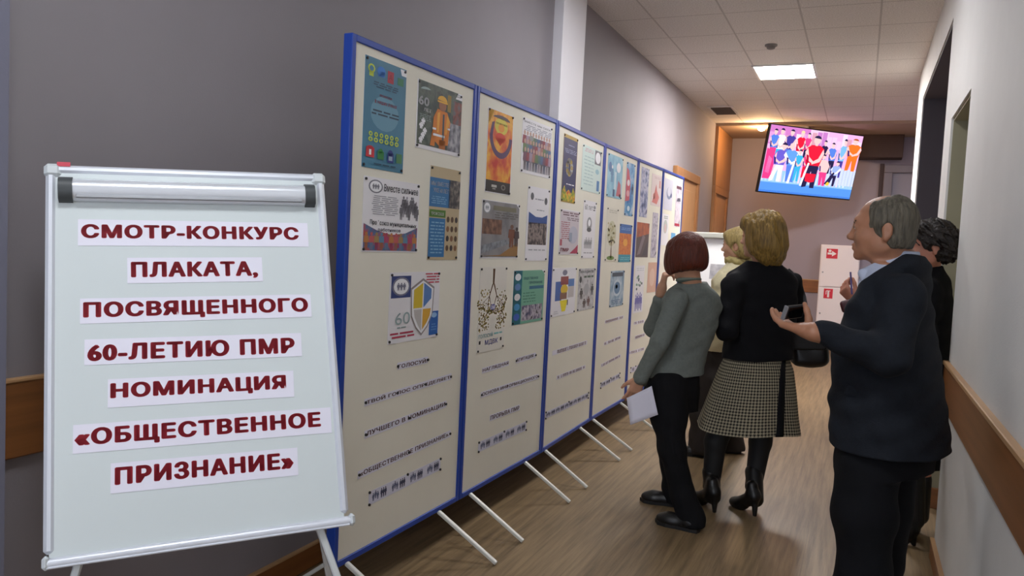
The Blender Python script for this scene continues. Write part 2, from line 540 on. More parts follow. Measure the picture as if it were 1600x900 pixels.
# smoke detector, vent, spot lamp
t = empty('smoke_detector', (-0.878, 7.53, CZ), 'small round grey smoke detector on the ceiling before the lamp', 'smoke detector')
def lathe(mb, c, prof, m_, n=24):
    V, Fc = [], []
    for r_, z in prof:
        for k in range(n):
            a = 2 * math.pi * k / n
            V.append((c[0] + r_ * math.cos(a), c[1] + r_ * math.sin(a), c[2] + z))
    for i in range(len(prof) - 1):
        for k in range(n):
            Fc.append((i * n + k, i * n + (k + 1) % n, (i + 1) * n + (k + 1) % n, (i + 1) * n + k))
    mb.add(V, Fc, m_, True)
    return mb
grey_pl = mat('grey_plastic', (128, 122, 118), 0.6)
lathe(MB(), (-0.878, 7.53, CZ), [(0.055, 0), (0.055, -0.012), (0.048, -0.016), (0.0, -0.016)], grey_pl).build('detector_base', t)
lathe(MB(), (-0.878, 7.53, CZ - 0.016), [(0.04, 0), (0.036, -0.018), (0.02, -0.026), (0.0, -0.027)], grey_pl).build('detector_head', t)
t = empty('ceiling_vent', (-1.82, 10.85, CZ), 'small slatted air vent in the ceiling by the left wall', 'vent')
v = MB()
v.box((-1.98, 10.55, CZ - 0.012), (-1.95, 11.15, CZ), wm).box((-1.69, 10.55, CZ - 0.012), (-1.66, 11.15, CZ), wm)
v.box((-1.95, 10.55, CZ - 0.012), (-1.69, 10.58, CZ), wm).box((-1.95, 11.12, CZ - 0.012), (-1.69, 11.15, CZ), wm)
v.build('vent_frame', t)
v = MB()
for k in range(6):
    v.bar((-1.95, 10.64 + k * 0.088, CZ - 0.008), (-1.69, 10.64 + k * 0.088, CZ - 0.008), 0.045, 0.004, mat('vent_slats', (100, 90, 84), 0.6), (0, 0.5, 1), 0)
v.build('vent_slats', t)
SP = (-1.46, 12.05, CZ - 0.04)
t = empty('spot_lamp', SP, 'small glowing warm spot lamp in the ceiling left of the screen', 'lamp')
lathe(MB(), SP, [(0.075, 0), (0.07, -0.012), (0.055, -0.014), (0.05, 0.0)], wm).build('trim_ring', t)
lathe(MB(), SP, [(0.056, -0.012), (0.052, -0.04), (0.03, -0.062), (0.0, -0.068)], emit('warm_bulb', (255, 214, 160), 60)).build('bulb', t)
ld = bpy.data.lights.new('spot_lamp_light', 'POINT')
ld.energy = SPOT_W; ld.color = (1.0, 0.62, 0.32); ld.shadow_soft_size = 0.05
lo = bpy.data.objects.new('spot_lamp_light', ld); COL.objects.link(lo); lo.parent = t; lo.location = (0, 0, -0.13)

# dark box under the ceiling on the end wall
t = MB().box((-0.20, EY - 0.32, 2.95), (0.45, EY - 0.001, CZ - 0.041), mat('dark_brown_box', (66, 46, 38), 0.6), 0.006)
o = t.build('roller_box')
tag(o, 'dark brown box under the ceiling on the end wall right of the screen', 'box')

# ------------------------------------------------------------------ fire cabinet on the end wall
fw = mat('white_enamel', (238, 232, 234), 0.35)
red = mat('red_sticker', (206, 40, 62), 0.5)
t = empty('fire_cabinet', (-0.305, EY, 0.33), 'white two-door fire cabinet with red stickers on the end wall', 'cabinet')
MB().box((-0.585, EY - 0.22, 0.33), (-0.025, EY - 0.001, 1.63), fw, 0.006).build('body', t)
for z0, z1 in ((0.35, 0.975), (0.985, 1.61)):
    d = MB().box((-0.575, EY - 0.235, z0), (-0.035, EY - 0.221, z1), fw, 0.004).build('door', t)
    lathe(MB(), (0, 0, 0), [(0.012, 0), (0.012, 0.008), (0, 0.009)], mat('brushed_metal', (170, 170, 172), 0.3, 1.0), 12)
    MB().tube([(-0.535, EY - 0.236, z0 + 0.22), (-0.535, EY - 0.246, z0 + 0.22)], 0.013, mat('brushed_metal', (170, 170, 172), 0.3, 1.0), 12).build('lock', d)
    s_ = Print((-0.50, EY - 0.2355, z1 - (0.19 if z0 > 0.9 else 0.17)), (1, 0, 0), (0, 0, 1), (0, -1, 0))
    if z0 > 0.9:      # hose reel sign with an arrow
        s_.sheet(0.16, 0.15, red); s_.poly([(.1, .4), (.5, .4), (.5, .22), (.9, .5), (.5, .78), (.5, .6), (.1, .6)], fw); s_.up(); s_.disc(.3, .78, .14, .13, fw)
    else:             # extinguisher sign
        s_.sheet(0.13, 0.15, red); s_.rect(.4, .12, .62, .62, fw); s_.disc(.51, .66, .11, .1, fw); s_.rect(.3, .74, .72, .82, fw); s_.rect(.22, .4, .3, .78, fw)
    s_.build('sticker', d)

# ------------------------------------------------------------------ screen hung from the ceiling
TC, TX, TZ = Vector((-0.737, 12.01, 2.756)), Vector((0.6945, 0.7195, -0.0053)).normalized(), Vector((0.1415, -0.1293, 0.9815))
TN = TX.cross(TZ).normalized(); TZ = TN.cross(TX).normalized()
TW, TH = 1.688, 0.949
TM = Matrix(((TX.x, TN.x, TZ.x, TC.x), (TX.y, TN.y, TZ.y, TC.y), (TX.z, TN.z, TZ.z, TC.z), (0, 0, 0, 1)))
blk = mat('black_plastic', (18, 18, 22), 0.35)
tv = empty('television', tuple(TC), 'flat screen showing people in red shirts, hung from the ceiling', 'television')
MB().box((-TW / 2, -0.055, -TH / 2), (TW / 2, -0.002, TH / 2), blk, 0.006, TM).build('casing', tv)
def ek(c, k=1.0):
    return emit('screen_%d_%d_%d' % tuple(c), c, TV_GAIN * k)
sc = Print(TC - TX * (TW / 2 - 0.014) - TZ * (TH / 2 - 0.018), TX, TZ, TN, -0.0018)
sc.step = 0.0004
sc.sheet(TW - 0.028, TH - 0.034, ek((226, 170, 214)), 0.001)
lb, bl, wt, rd, skn, pk, og, dk = ek((150, 190, 240)), ek((84, 124, 214)), ek((246, 236, 252)), ek((222, 30, 58)), ek((240, 190, 190)), ek((236, 60, 130)), ek((242, 112, 40)), ek((40, 34, 70))
cy, vi = ek((60, 170, 215)), ek((70, 60, 150))
sc.rect(0, 0, 1, .34, lb); sc.rect(0, .72, .42, 1, ek((200, 120, 190))); sc.rect(0.42, .78, .62, 1, ek((232, 190, 216)))
sc.up()
sc.rect(0, 0, 1, .15, ek((84, 142, 226))); sc.rect(0, .15, 1, .165, ek((140, 186, 240))); sc.rect(0, 0, 1, .03, ek((60, 110, 200)))
for i in range(26):
    sc.poly([(i / 26, .17), (i / 26 + .02, .17), (i / 26 + .03 * rnd.uniform(-1, 1) + .02, .34), (i / 26 + .01, .34)], ek(rnd.choice([(176, 204, 246), (200, 214, 250), (160, 190, 236), (222, 196, 232)])))
for i in range(18):
    sc.rect(i / 18, .70 + .06 * rnd.random(), i / 18 + .05, .86 + .14 * rnd.random(), ek(rnd.choice([(214, 150, 206), (236, 190, 226), (190, 120, 190), (226, 206, 240), (206, 150, 170)])))
sc.rect(.66, .2, 1, .46, ek((196, 206, 246)))
for i in range(9):
    sc.rect(.68 + i * .036, .2, .69 + i * .036, .46, ek((160, 170, 226)))
sc.up()
def kid(u, v, w, h, top, bot, hair, arm=None, lean=0.0):
    k = lean
    sc.poly([(u - w * .30, v + h * .46), (u + w * .30, v + h * .46), (u + w * .26 - k * .3, v), (u + w * .06 - k * .3, v), (u, v + h * .3)], bot)
    sc.poly([(u - w * .30, v + h * .46), (u, v + h * .36), (u - w * .12 - k, v + h * .02), (u - w * .32 - k, v)], bot)
    sc.up()
    sc.poly([(u - w * .32, v + h * .42), (u - w * .42, v + h * .62), (u - w * .40 + k, v + h * .74), (u - w * .2 + k, v + h * .80), (u + w * .2 + k, v + h * .80), (u + w * .40 + k, v + h * .74), (u + w * .42, v + h * .62), (u + w * .30, v + h * .42)], top)
    sc.up()
    sc.poly([(u + w * .36 + k, v + h * .74), (u + w * .44 + k, v + h * .66), (u + w * .30, v + h * .50), (u - w * .06, v + h * .44), (u - w * .08, v + h * .48), (u + w * .2, v + h * .56)], arm or skn)
    sc.poly([(u - w * .36 + k, v + h * .74), (u - w * .46 + k, v + h * .66), (u - w * .34, v + h * .52), (u + w * .02, v + h * .45), (u + w * .02, v + h * .49), (u - w * .24, v + h * .58)], arm or skn)
    sc.rect(u - w * .05 + k, v + h * .79, u + w * .06 + k, v + h * .84, skn)
    sc.disc(u + k * 1.2, v + h * .89, w * .16, h * .075, skn, 14)
    sc.up()
    sc.disc(u + k * 1.2, v + h * .91, w * .18, h * .07, hair, 14, .15, math.pi - .15)
    sc.poly([(u - w * .3, v + h * .44), (u - w * .38, v + h * .62), (u - w * .26, v + h * .6), (u - w * .2, v + h * .44)], ek((60, 40, 110)) if top is not rd else ek((170, 16, 50)))
kid(.13, .42, .12, .56, wt, cy, dk); kid(.22, .44, .13, .54, vi, bl, dk, None, .01); kid(.34, .42, .12, .56, rd, wt, ek((230, 206, 150))); kid(.06, .46, .11, .5, bl, pk, dk); kid(.41, .50, .09, .46, pk, dk, dk)
kid(.60, .40, .10, .48, dk, bl, dk); kid(.70, .36, .11, .5, bl, dk, dk, None, -.01); kid(.80, .32, .10, .62, ek((120, 176, 236)), vi, dk, None, .012)
sc.poly([(0, .2), (.07, .2), (.11, .34), (.13, .5), (.08, .6), (0, .66)], pk); sc.poly([(.02, .3), (.06, .28), (.07, .5), (.03, .55)], ek((250, 120, 180)))
kid(.15, .17, .17, .60, ek((104, 90, 196)), wt, dk, None, .02); kid(.28, .18, .17, .60, ek((96, 150, 226)), bl, skn, wt, -.02); kid(.35, .2, .10, .5, cy, cy, dk)
kid(.92, .44, .19, .52, og, og, ek((170, 80, 40))); kid(.63, .17, .14, .50, skn, pk, dk, None, -.02); kid(.43, .26, .10, .42, pk, rd, dk)
kid(.75, .18, .12, .40, ek((150, 170, 230)), dk, dk, wt, .02)
kid(.50, .12, .23, .82, rd, dk, dk, skn)
sc.poly([(.44, .34), (.56, .34), (.55, .22), (.5, .20), (.45, .22)], rd); sc.disc(.70, .21, .022, .03, ek((250, 190, 60)))
sc.up()
sc.poly([(.40, .14), (.42, .14), (.465, .5), (.445, .5)], wt); sc.poly([(.26, .16), (.285, .16), (.31, .5), (.29, .5)], wt); sc.poly([(.66, .2), (.68, .2), (.76, .38), (.74, .4)], dk)
sc.build('screen', tv)
mo = MB()
back = TC - TN * 0.06
mo.box((-0.2, -0.085, -0.15), (0.2, -0.055, 0.15), blk, 0.004, TM)
top = Vector((back.x - 0.12, back.y + 0.12, CZ - 0.04))
mo.tube([tuple(back - TN * 0.01), (top.x, top.y, back.z + 0.02), tuple(top)], 0.02, wm, 12)
mo.box((top.x - 0.08, top.y - 0.08, CZ - 0.055), (top.x + 0.08, top.y + 0.08, CZ - 0.04), wm, 0.003)
mo.build('ceiling_mount', tv)

# ================================================================== flip chart in front
alu = mat('pale_frame_metal', (214, 218, 226), 0.35, 0.2)
bw = mat('whiteboard_enamel', (206, 214, 214), 0.28, noise=0.02, nscale=2)
dkg = mat('dark_grey_plastic', (66, 70, 72), 0.5)
paper = mat('white_paper', (226, 224, 236), 0.7)
BW, BH = 0.70, 0.985
ex = Vector((0.6653, 0.7453, 0.0423)).normalized()
ez = Vector((-0.2657, 0.1835, 0.9464)); ez = (ez - ex * ez.dot(ex)).normalized()
nn = ex.cross(ez).normalized()
BL = Vector((-1.650, 1.183, 0.655))
FM = Matrix(((ex.x, nn.x, ez.x, BL.x), (ex.y, nn.y, ez.y, BL.y), (ex.z, nn.z, ez.z, BL.z), (0, 0, 0, 1)))
def fp(u, n_, v): return BL + ex * u + nn * n_ + ez * v
fc = empty('flip_chart', (-1.62, 1.60, 0), 'large white flip chart with red lettering at the left foreground', 'flip chart')
MB().box((0.012, -0.018, 0.012), (BW - 0.012, -0.001, BH - 0.012), bw, 0.001, FM).build('writing_board', fc)
fr = MB()
for a, b_ in (((0.012, 0.0, 0.03), (0.012, 0.0, BH - 0.022)), ((BW - 0.012, 0, 0.03), (BW - 0.012, 0, BH - 0.022)), ((0.022, 0, BH - 0.012), (BW - 0.022, 0, BH - 0.012))):
    fr.bar(fp(a[0], -0.008, a[2]), fp(b_[0], -0.008, b_[2]), 0.024, 0.026, alu, nn, 0.008)
fr.build('frame', fc)
cn = mat('pale_grey_plastic', (200, 206, 208), 0.5)
for u in (0.016, BW - 0.016):
    MB().box((u - 0.02, -0.023, BH - 0.034), (u + 0.02, 0.008, BH + 0.003), cn, 0.009, FM).build('corner_cap', fc)
tr = MB()
tr.tube([fp(0.004, -0.002, 0.010), fp(BW + 0.002, -0.002, 0.010)], 0.0125, alu, 14)
tr.box((0.004, -0.02, -0.002), (BW, 0.010, 0.004), alu, 0.002, FM)
trm = tr.build('pen_tray', fc)
for u in (0.006, BW + 0.006):
    MB().box((u - 0.008, -0.018, -0.004), (u + 0.008, 0.013, 0.028), cn, 0.007, FM).build('tray_cap', trm)
# paper clamp bar near the top
cb = MB()
prof = [(0.0, 0.942), (0.012, 0.944), (0.026, 0.934), (0.030, 0.918), (0.026, 0.905), (0.020, 0.890), (0.0, 0.886)]
def sweep(mb, u0, u1, pr_, m_, sm=True):
    V = [fp(u, n_, v_) for u in (u0, u1) for n_, v_ in pr_]
    k = len(pr_)
    mb.add(V, [(i, i + 1, k + i + 1, k + i) for i in range(k - 1)], m_, sm)
    mb.add(V, [tuple(range(k))[::-1], tuple(range(k, 2 * k))], m_)
sweep(cb, 0.062, 0.640, prof, mat('clamp_metal', (222, 226, 232), 0.25, 0.35))
cb.box((0.07, 0.019, 0.889), (0.63, 0.0265, 0.897), mat('clamp_groove', (150, 152, 156), 0.4, 0.3), 0.001, FM)
cbo = cb.build('paper_clamp', fc)
big = [(a * 1.1, 0.916 + (v - 0.916) * 1.12) for a, v in prof]
for poly_ in ([(0.030, 0.0), (0.062, 0.0)], [(0.640, 0.0), (0.668, 0.0)]):
    e = MB()
    sweep(e, poly_[0][0], poly_[1][0], big, dkg)
    e.build('clamp_end_cap', cbo)
rdm = MB()
pr_ = Print(fp(0.026, 0.0052, BH - 0.006), ex, ez, nn)
pr_.sheet(0.03, 0.012, mat('red_mark', (196, 60, 80), 0.6), 0.0003)
pr_.build('red_mark', fc)
BACKFOOT = (-1.42, 2.06, 0.012)
legm = mat('leg_metal', (200, 204, 204), 0.35, 0.2)
for u, gx_ in ((0.612, (-0.909, 1.667, 0.012)), (0.084, (-1.545, 0.954, 0.012))):
    l = MB()
    l.bar(fp(u, -0.03, 0.05), gx_, 0.024, 0.018, legm, ex, 0.003)
    lo_ = l.build('leg', fc)
    MB().box((gx_[0] - 0.02, gx_[1] - 0.02, 0), (gx_[0] + 0.02, gx_[1] + 0.02, 0.03), blk, 0.005).build('rubber_foot', lo_)
l = MB(); l.bar(fp(0.60, -0.035, 0.30), BACKFOOT, 0.024, 0.018, legm, ex, 0.003)
lo_ = l.build('leg', fc)
MB().box((BACKFOOT[0] - 0.02, BACKFOOT[1] - 0.02, 0), (BACKFOOT[0] + 0.02, BACKFOOT[1] + 0.02, 0.03), blk, 0.005).build('rubber_foot', lo_)
MB().bar(fp(0.05, -0.03, 0.10), fp(0.65, -0.03, 0.10), 0.03, 0.02, legm, nn, 0.003).build('crossbar', fc)

crimson = mat('crimson_print', (168, 18, 40), 0.6)
# (text, u0, v of left bottom, width, height, rise to the right, text box)
heads = [
    ('СМОТР-КОНКУРС', 0.072, 0.769, 0.572, 0.070, -0.004, (0.012, 0.28, 0.955, 0.82), 'СМОТР-КОНКУРС'),
    ('ПЛАКАТА,', 0.183, 0.668, 0.332, 0.068, -0.001, (0.025, 0.14, 0.965, 0.84), 'ПЛАКАТА,'),
    ('ПОСВЯЩЕННОГО', 0.076, 0.567, 0.563, 0.064, -0.004, (0.012, 0.12, 0.985, 0.86), 'ПОСВЯЩЕННОГО'),
    ('60-ЛЕТИЮ ПМР', 0.085, 0.463, 0.521, 0.064, -0.008, (0.012, 0.14, 0.965, 0.82), '60-ЛЕТИЮ ПМР'),
    ('НОМИНАЦИЯ', 0.135, 0.355, 0.444, 0.070, -0.008, (0.012, 0.22, 0.955, 0.86), 'НОМИНАЦИЯ'),
    ('«ОБЩЕСТВЕННОЕ', 0.060, 0.252, 0.611, 0.068, -0.009, (0.005, 0.16, 0.955, 0.86), '«ОБЩЕСТВЕННОЕ'),
    ('ПРИЗНАНИЕ»', 0.139, 0.150, 0.438, 0.071, -0.008, (0.02, 0.26, 0.975, 0.86), 'ПРИЗНАНИЕ»')]
for text, u0, v0, w, h, rise, (a, c, d, e), word in heads:
    ang = math.atan2(rise, w)
    e1 = (ex * math.cos(ang) + ez * math.sin(ang)); e2 = (ez * math.cos(ang) - ex * math.sin(ang))
    p_ = Print(fp(u0, -0.0007, v0), e1, e2, nn)
    p_.sheet(w, h, paper, 0.0009)
    o = p_.build('paper_strip')
    tag(o, 'white strip reading %s in red on the flip chart' % word, 'paper strip', 'lettered strips on the flip chart')
    q_ = Print(fp(u0, 0.0002, v0), e1, e2, nn); q_.w, q_.h = w, h
    q_.text(text, a, c, d, e, crimson, 0.047)
    q_.build('lettering', o)

# ================================================================== row of display boards
cream = mat('cream_paper_sheet', (231, 227, 212), 0.75, noise=0.025, nscale=3, bump=0.12, bscale=5)
blue = mat('blue_board_frame', (28, 66, 160), 0.4)
legw = mat('white_leg_metal', (208, 208, 200), 0.4)
ends = [(-1.742, 2.403), (-1.715, 3.37), (-1.695, 4.40), (-1.718, 5.42), (-1.718, 6.34), (-1.70, 7.15), (-1.69, 8.0)]
ZB, ZT = 0.179, 2.175
frames = []
which = ['nearest blue-framed board, with the helmeted worker poster', 'second blue-framed board, with the orange and black poster', 'third blue-framed board, with the tall navy poster',
         'fourth blue-framed board, with the light blue poster and tree', 'fifth blue-framed board, partly behind the woman in grey', 'farthest blue-framed board, behind the red-haired woman']
legY = [(2.47, 3.155), (3.46, 4.13), (4.435, 5.13), (5.435, 6.15), (6.40, 7.0), (7.2, 7.9)]
for k in range(6):
    a = Vector((*ends[k], 0)); b_ = Vector((*ends[k + 1], 0))
    d = (b_ - a).normalized(); L = (b_ - a).length
    n_ = Vector((d.y, -d.x, 0))
    frames.append((a, d, Vector((0, 0, 1)), n_, L))
    M = Matrix(((d.x, n_.x, 0, a.x), (d.y, n_.y, 0, a.y), (0, 0, 1, 0), (0, 0, 0, 1)))
    c_ = (a + b_) / 2
    t = empty('display_board', (c_.x, c_.y, 0), which[k], 'display board', 'row of blue-framed boards')
    g = 0.003
    f = 0.026
    fr = MB()
    fr.box((g, -0.035, ZB), (g + f, 0.006, ZT), blue, 0.003, M).box((L - g - f, -0.035, ZB), (L - g, 0.006, ZT), blue, 0.003, M)
    fr.box((g + f, -0.035, ZB), (L - g - f, 0.006, ZB + f), blue, 0.003, M).box((g + f, -0.035, ZT - f), (L - g - f, 0.006, ZT), blue, 0.003, M)
    fr.build('frame', t)
    MB().box((g + f - 0.008, -0.02, ZB + f - 0.008), (L - g - f + 0.008, 0, ZT - f + 0.008), cream, 0, M).build('sheet', t)
    for y in legY[k]:
        for sgn in (1, -1):
            s_ = (y - a.y) / d.y
            p0 = a + d * s_ + n_ * (0.03 * sgn - 0.015) + Vector((0, 0, ZB + 0.012))
            if sgn > 0:
                p0 = a + d * s_ + n_ * 0.016 + Vector((0, 0, ZB + 0.010))
            p1 = Vector((-1.40 if sgn > 0 else -2.03, y, 0.008))
            MB().bar(p0, p1, 0.020, 0.016, legw, (0, 0, 1), 0.003).build('leg', t)

# colours used on the posters
K = ink
pw = mat('poster_paper', (232, 230, 234), 0.6)
pin = mat('pin_head', (30, 30, 34), 0.4)
def fr_at(k, s0, z0, dz=0.0, w=1.0):
    a, d, up_, n_, L = frames[k]
    ang = math.atan2(dz, w)
    e1 = d * math.cos(ang) + up_ * math.sin(ang); e2 = up_ * math.cos(ang) - d * math.sin(ang)
    return (a + d * s0 + Vector((0, 0, z0)), e1, e2, n_)
def poster(k, s0, s1, z1, z0, draw, label, base_m=None, pins=True, group='posters pinned to the boards'):
    O, e1, e2, n_ = fr_at(k, s0, z0)
    p_ = Print(O, e1, e2, n_, 0.0004)
    w, h = s1 - s0, z1 - z0
    p_.sheet(w, h, base_m or pw, 0.0008)
    draw(p_)
    o = p_.build('poster')
    tag(o, label, 'poster', group)
    if pins:
        for u, v in ((0.012, h - 0.01), (w - 0.012, h - 0.01), (0.012, 0.01), (w - 0.012, 0.01)):
            c = O + e1 * u + e2 * v
            q = MB(); q.tube([c + n_ * 0.001, c + n_ * 0.006], 0.0055, pin, 8)
            q.build('pin', o)
    return o
def strip(k, s0, s1, z1, z0, dz, text, label, m_, pins=0, far=False, n=14, pm=None):
    O, e1, e2, n_ = fr_at(k, s0, z0, dz, s1 - s0)
    w, h = s1 - s0, z1 - z0
    p_ = Print(O, e1, e2, n_, 0.0004); p_.sheet(w, h, pm or paper, 0.0006)
    q_ = p_
    if far:
        q_.letters(0.03, 0.15, 0.97, 0.85, m_, n)
    else:
        q_.text(text, 0.02, 0.14, 0.98, 0.86, m_, 0.025)
    o = p_.build('paper_strip')
    tag(o, label, 'paper strip', 'lettered strips on the boards')
    for i in range(pins):
        c = O + e1 * (w * (0.01 + 0.98 * i / max(1, pins - 1))) + e2 * h * 0.5
        MB().tube([c + n_ * 0.001, c + n_ * 0.006], 0.006, pin, 8).build('pin', o)
    return o
def picto(k, s0, s1, z1, z0, dz, label, n=4):
    O, e1, e2, n_ = fr_at(k, s0, z0, dz, s1 - s0)
    w, h = s1 - s0, z1 - z0
    p_ = Print(O, e1, e2, n_, 0.0004); p_.sheet(w, h, mat('lilac_white_paper', (214, 214, 230), 0.7), 0.0006)
    q_ = p_
    c1, c2 = K((96, 102, 132)), K((60, 64, 92))
    for i in range(n):
        u = (i + 0.5) / n
        for j in range(3):
            q_.figure(u - 0.07 + j * 0.028, 0.18 + 0.12 * (j == 1), 0.03, 0.6, c1)
        for j in range(3):
            q_.figure(u + 0.032 + j * 0.026, 0.14, 0.028, 0.72, c2)
    o = p_.build('picture_strip'); tag(o, label, 'paper strip', 'strips of small people drawings')
    for u, v in ((0.005, 0.05), (0.005, 0.95), (0.995, 0.05), (0.995, 0.95), (0.5, 0.95)):
        c = O + e1 * w * u + e2 * h * v
        MB().tube([c + n_ * 0.001, c + n_ * 0.006], 0.006, pin, 8).build('pin', o)

maroon = mat('dark_maroon_print', (84, 40, 44), 0.6)
W_, BKc = K((240, 240, 244)), K((28, 28, 34))

# ---- board 1
def d_blue(p):
    p.rect(0, 0, 1, 1, mat('steel_blue_print', (62, 122, 150), 0.5, noise=0.12, nscale=4)); p.up()
    p.disc(.5, .52, .34, .16, mat('pale_steel_blue_print', (96, 146, 170), 0.5)); p.up()
    yl = K((190, 206, 60))
    p.disc(.15, .90, .08, .04, yl); p.rect(.1, .83, .2, .89, yl); p.disc(.38, .90, .1, .045, K((42, 118, 200))); p.rect(.3, .85, .46, .9, K((42, 118, 200)))
    p.rect(.53, .82, .68, .93, K((170, 44, 64))); p.rect(.78, .83, .93, .90, K((50, 120, 84))); p.poly([(.84, .99), (1, .99), (1, .93), (.88, .93)], W_)
    p.up(); p.disc(.15, .90, .05, .025, K((62, 122, 150))); p.text('А', .56, .85, .65, .9, K((120, 20, 40)))
    p.lines(.2, .74, .8, .80, 3, K((34, 66, 92)), .5); p.text('ПОБЕДА', .36, .665, .66, .69, K((180, 50, 70)), .02); p.text('В НАШИХ РУКАХ', .25, .60, .78, .63, K((180, 50, 70)), .02)
    p.lines(.16, .49, .84, .55, 2, K((34, 60, 80)), .5)
    for i in range(6):
        u = .18 + i * .125
        p.disc(u, .315, .045, .022, yl); p.disc(u, .265, .05, .022, yl); p.up(); p.disc(u, .315, .022, .011, K((80, 130, 130))); p.disc(u, .265, .025, .011, K((80, 130, 130)))
    p.rect(.08, .1, .27, .19, K((200, 36, 52))); p.disc(.175, .19, .07, .015, K((200, 36, 52))); p.rect(.35, .095, .5, .17, K((40, 128, 60))); p.disc(.425, .17, .05, .025, K((40, 128, 60)))
    p.rect(.59, .08, .74, .17, K((34, 52, 128))); p.disc(.66, .17, .06, .03, K((34, 52, 128))); p.rect(.81, .09, .95, .18, K((74, 130, 84)))
    p.up(); p.text('1', .15, .12, .2, .17, W_); p.rect(.62, .1, .71, .14, K((150, 170, 190)))
    p.lines(.2, .035, .8, .06, 1, K((40, 80, 104)), .5)
poster(0, .089, .368, 2.117, 1.702, d_blue, 'tall steel-blue poster with yellow figures, topmost left on the nearest board')
def d_worker(p):
    p.rect(0.02, .06, 1, 1, photo('dark_workshop_print', [(28, 44, 44), (50, 66, 60), (86, 96, 86), (40, 40, 36)], 14)); p.up()
    p.rect(.70, .06, 1, .5, photo('grey_town_print', [(70, 70, 80), (130, 130, 140), (180, 178, 184)], 30)); p.rect(.8, .5, 1, .86, photo('busy_print', [(60, 40, 40), (130, 60, 50), (90, 90, 100)], 30))
    p.up()
    oc, ye = K((214, 122, 30)), K((226, 170, 50))
    p.rect(.46, .66, .56, .8, K((96, 70, 40))); p.rect(.66, .66, .74, .92, K((150, 120, 40)))
    p.up()
    p.poly([(.34, .2), (.36, .52), (.44, .66), (.66, .64), (.74, .5), (.7, .14), (.5, .1)], oc); p.disc(.55, .73, .085, .095, K((150, 96, 66))); p.poly([(.3, .08), (.4, .08), (.42, .3), (.34, .3)], oc); p.rect(.5, .06, .64, .2, K((180, 100, 30)))
    p.up()
    p.disc(.54, .79, .11, .085, ye, 18, 0, math.pi); p.rect(.43, .765, .66, .79, ye); p.rect(.36, .24, .62, .275, W_); p.rect(.34, .33, .42, .36, W_); p.rect(.66, .38, .74, .41, W_)
    p.rect(.56, .2, .6, .6, K((60, 70, 80))); p.poly([(.44, .6), (.5, .62), (.48, .3), (.44, .3)], K((238, 170, 60))); p.poly([(.66, .6), (.72, .52), (.66, .3), (.62, .3)], K((230, 160, 50)))
    p.text('60', .03, .64, .25, .77, W_, .03); p.text('ЛЕТ', .14, .56, .3, .61, W_, .02); p.disc(.18, .86, .12, .06, K((150, 170, 170)), 12, math.pi * .2, math.pi)
    p.lines(.05, .42, .3, .52, 4, K((140, 160, 156)), .4)
    for i in range(5):
        p.figure(.1 + .04 * (i % 3), .08 + .07 * i, .09, .1, W_)
    p.poly([(.84, .9), (1, .9), (1, 1), (.9, 1)], W_); p.lines(.86, .93, .98, .99, 2, BKc, .5)
poster(0, .454, .830, 2.103, 1.821, d_worker, 'dark poster of a worker in an orange vest and yellow helmet')
def d_vmeste(p):
    p.emblem(.2, .88, .12, .09, K((120, 120, 130)), W_); p.text('Вместе сильнее', .34, .83, .97, .93, K((58, 58, 66)), .01)
    p.lines(.12, .5, .6, .77, 10, K((140, 140, 150)), .35, 3)
    for i in range(9):
        p.figure(.66 + .038 * i, .46 + .05 * ((i * 7) % 4) * .8, .07, .22, K((110, 108, 116)))
    for i in range(5):
        p.figure(.7 + .06 * i, .5 + .06 * (i % 2), .06, .24, K((150, 146, 156)))
    p.poly([(.02, .02), (.98, .02), (.98, .36), (.75, .27), (.5, .24), (.25, .29), (.02, .38)], photo('rainbow_crowd_print', [(120, 130, 40), (176, 70, 80), (60, 110, 150), (150, 40, 90)], 16)); p.up()
    for i in range(11):
        p.figure(.07 + .086 * i, .03, .09, .24, K([(184, 120, 60), (190, 90, 90), (160, 130, 80), (90, 130, 160), (170, 60, 100)][i % 5]), K([(150, 90, 60), (100, 120, 150), (140, 40, 80)][i % 3]))
    p.up()
    p.text('Профсоюз муниципальных', .12, .355, .96, .435, K((58, 58, 66)), .015, -.02); p.text('работников', .26, .27, .66, .33, K((70, 70, 90)), .015)
poster(0, .108, .502, 1.670, 1.382, d_vmeste, 'white poster with grey crowd drawing and rainbow band, left on the nearest board')
def d_tan(p):
    p.rect(0, 0, 1, 1, mat('sand_print', (190, 172, 138), 0.6)); p.up()
    bl_ = mat('deep_sky_print', (40, 110, 164), 0.5)
    p.rect(0, .57, .66, .88, bl_); p.rect(.62, .57, 1, .88, photo('dark_group_print', [(30, 34, 40), (80, 76, 76), (150, 140, 130)], 30)); p.rect(.02, .03, .54, .45, bl_); p.rect(.02, .46, .54, .54, K((78, 120, 44)))
    p.up()
    p.text('МЫ ВМЕСТЕ', .04, .795, .6, .84, W_, .02); p.text('УЖЕ 60 ЛЕТ', .12, .725, .6, .77, W_, .02); p.lines(.06, .6, .56, .69, 4, K((120, 170, 206)), .4)
    p.text('ПРОФСОЮЗ', .08, .48, .48, .515, W_, .02); p.lines(.06, .06, .5, .42, 10, K((130, 176, 206)), .35)
    for i in range(4):
        for j in range(3):
            p.disc(.63 + j * .14, .13 + i * .105, .05, .034, K([(96, 70, 50), (60, 50, 50), (130, 90, 60), (80, 60, 40)][(i + j) % 4]), 10)
poster(0, .582, .848, 1.760, 1.351, d_tan, 'narrow sand and blue poster with rows of round portraits')
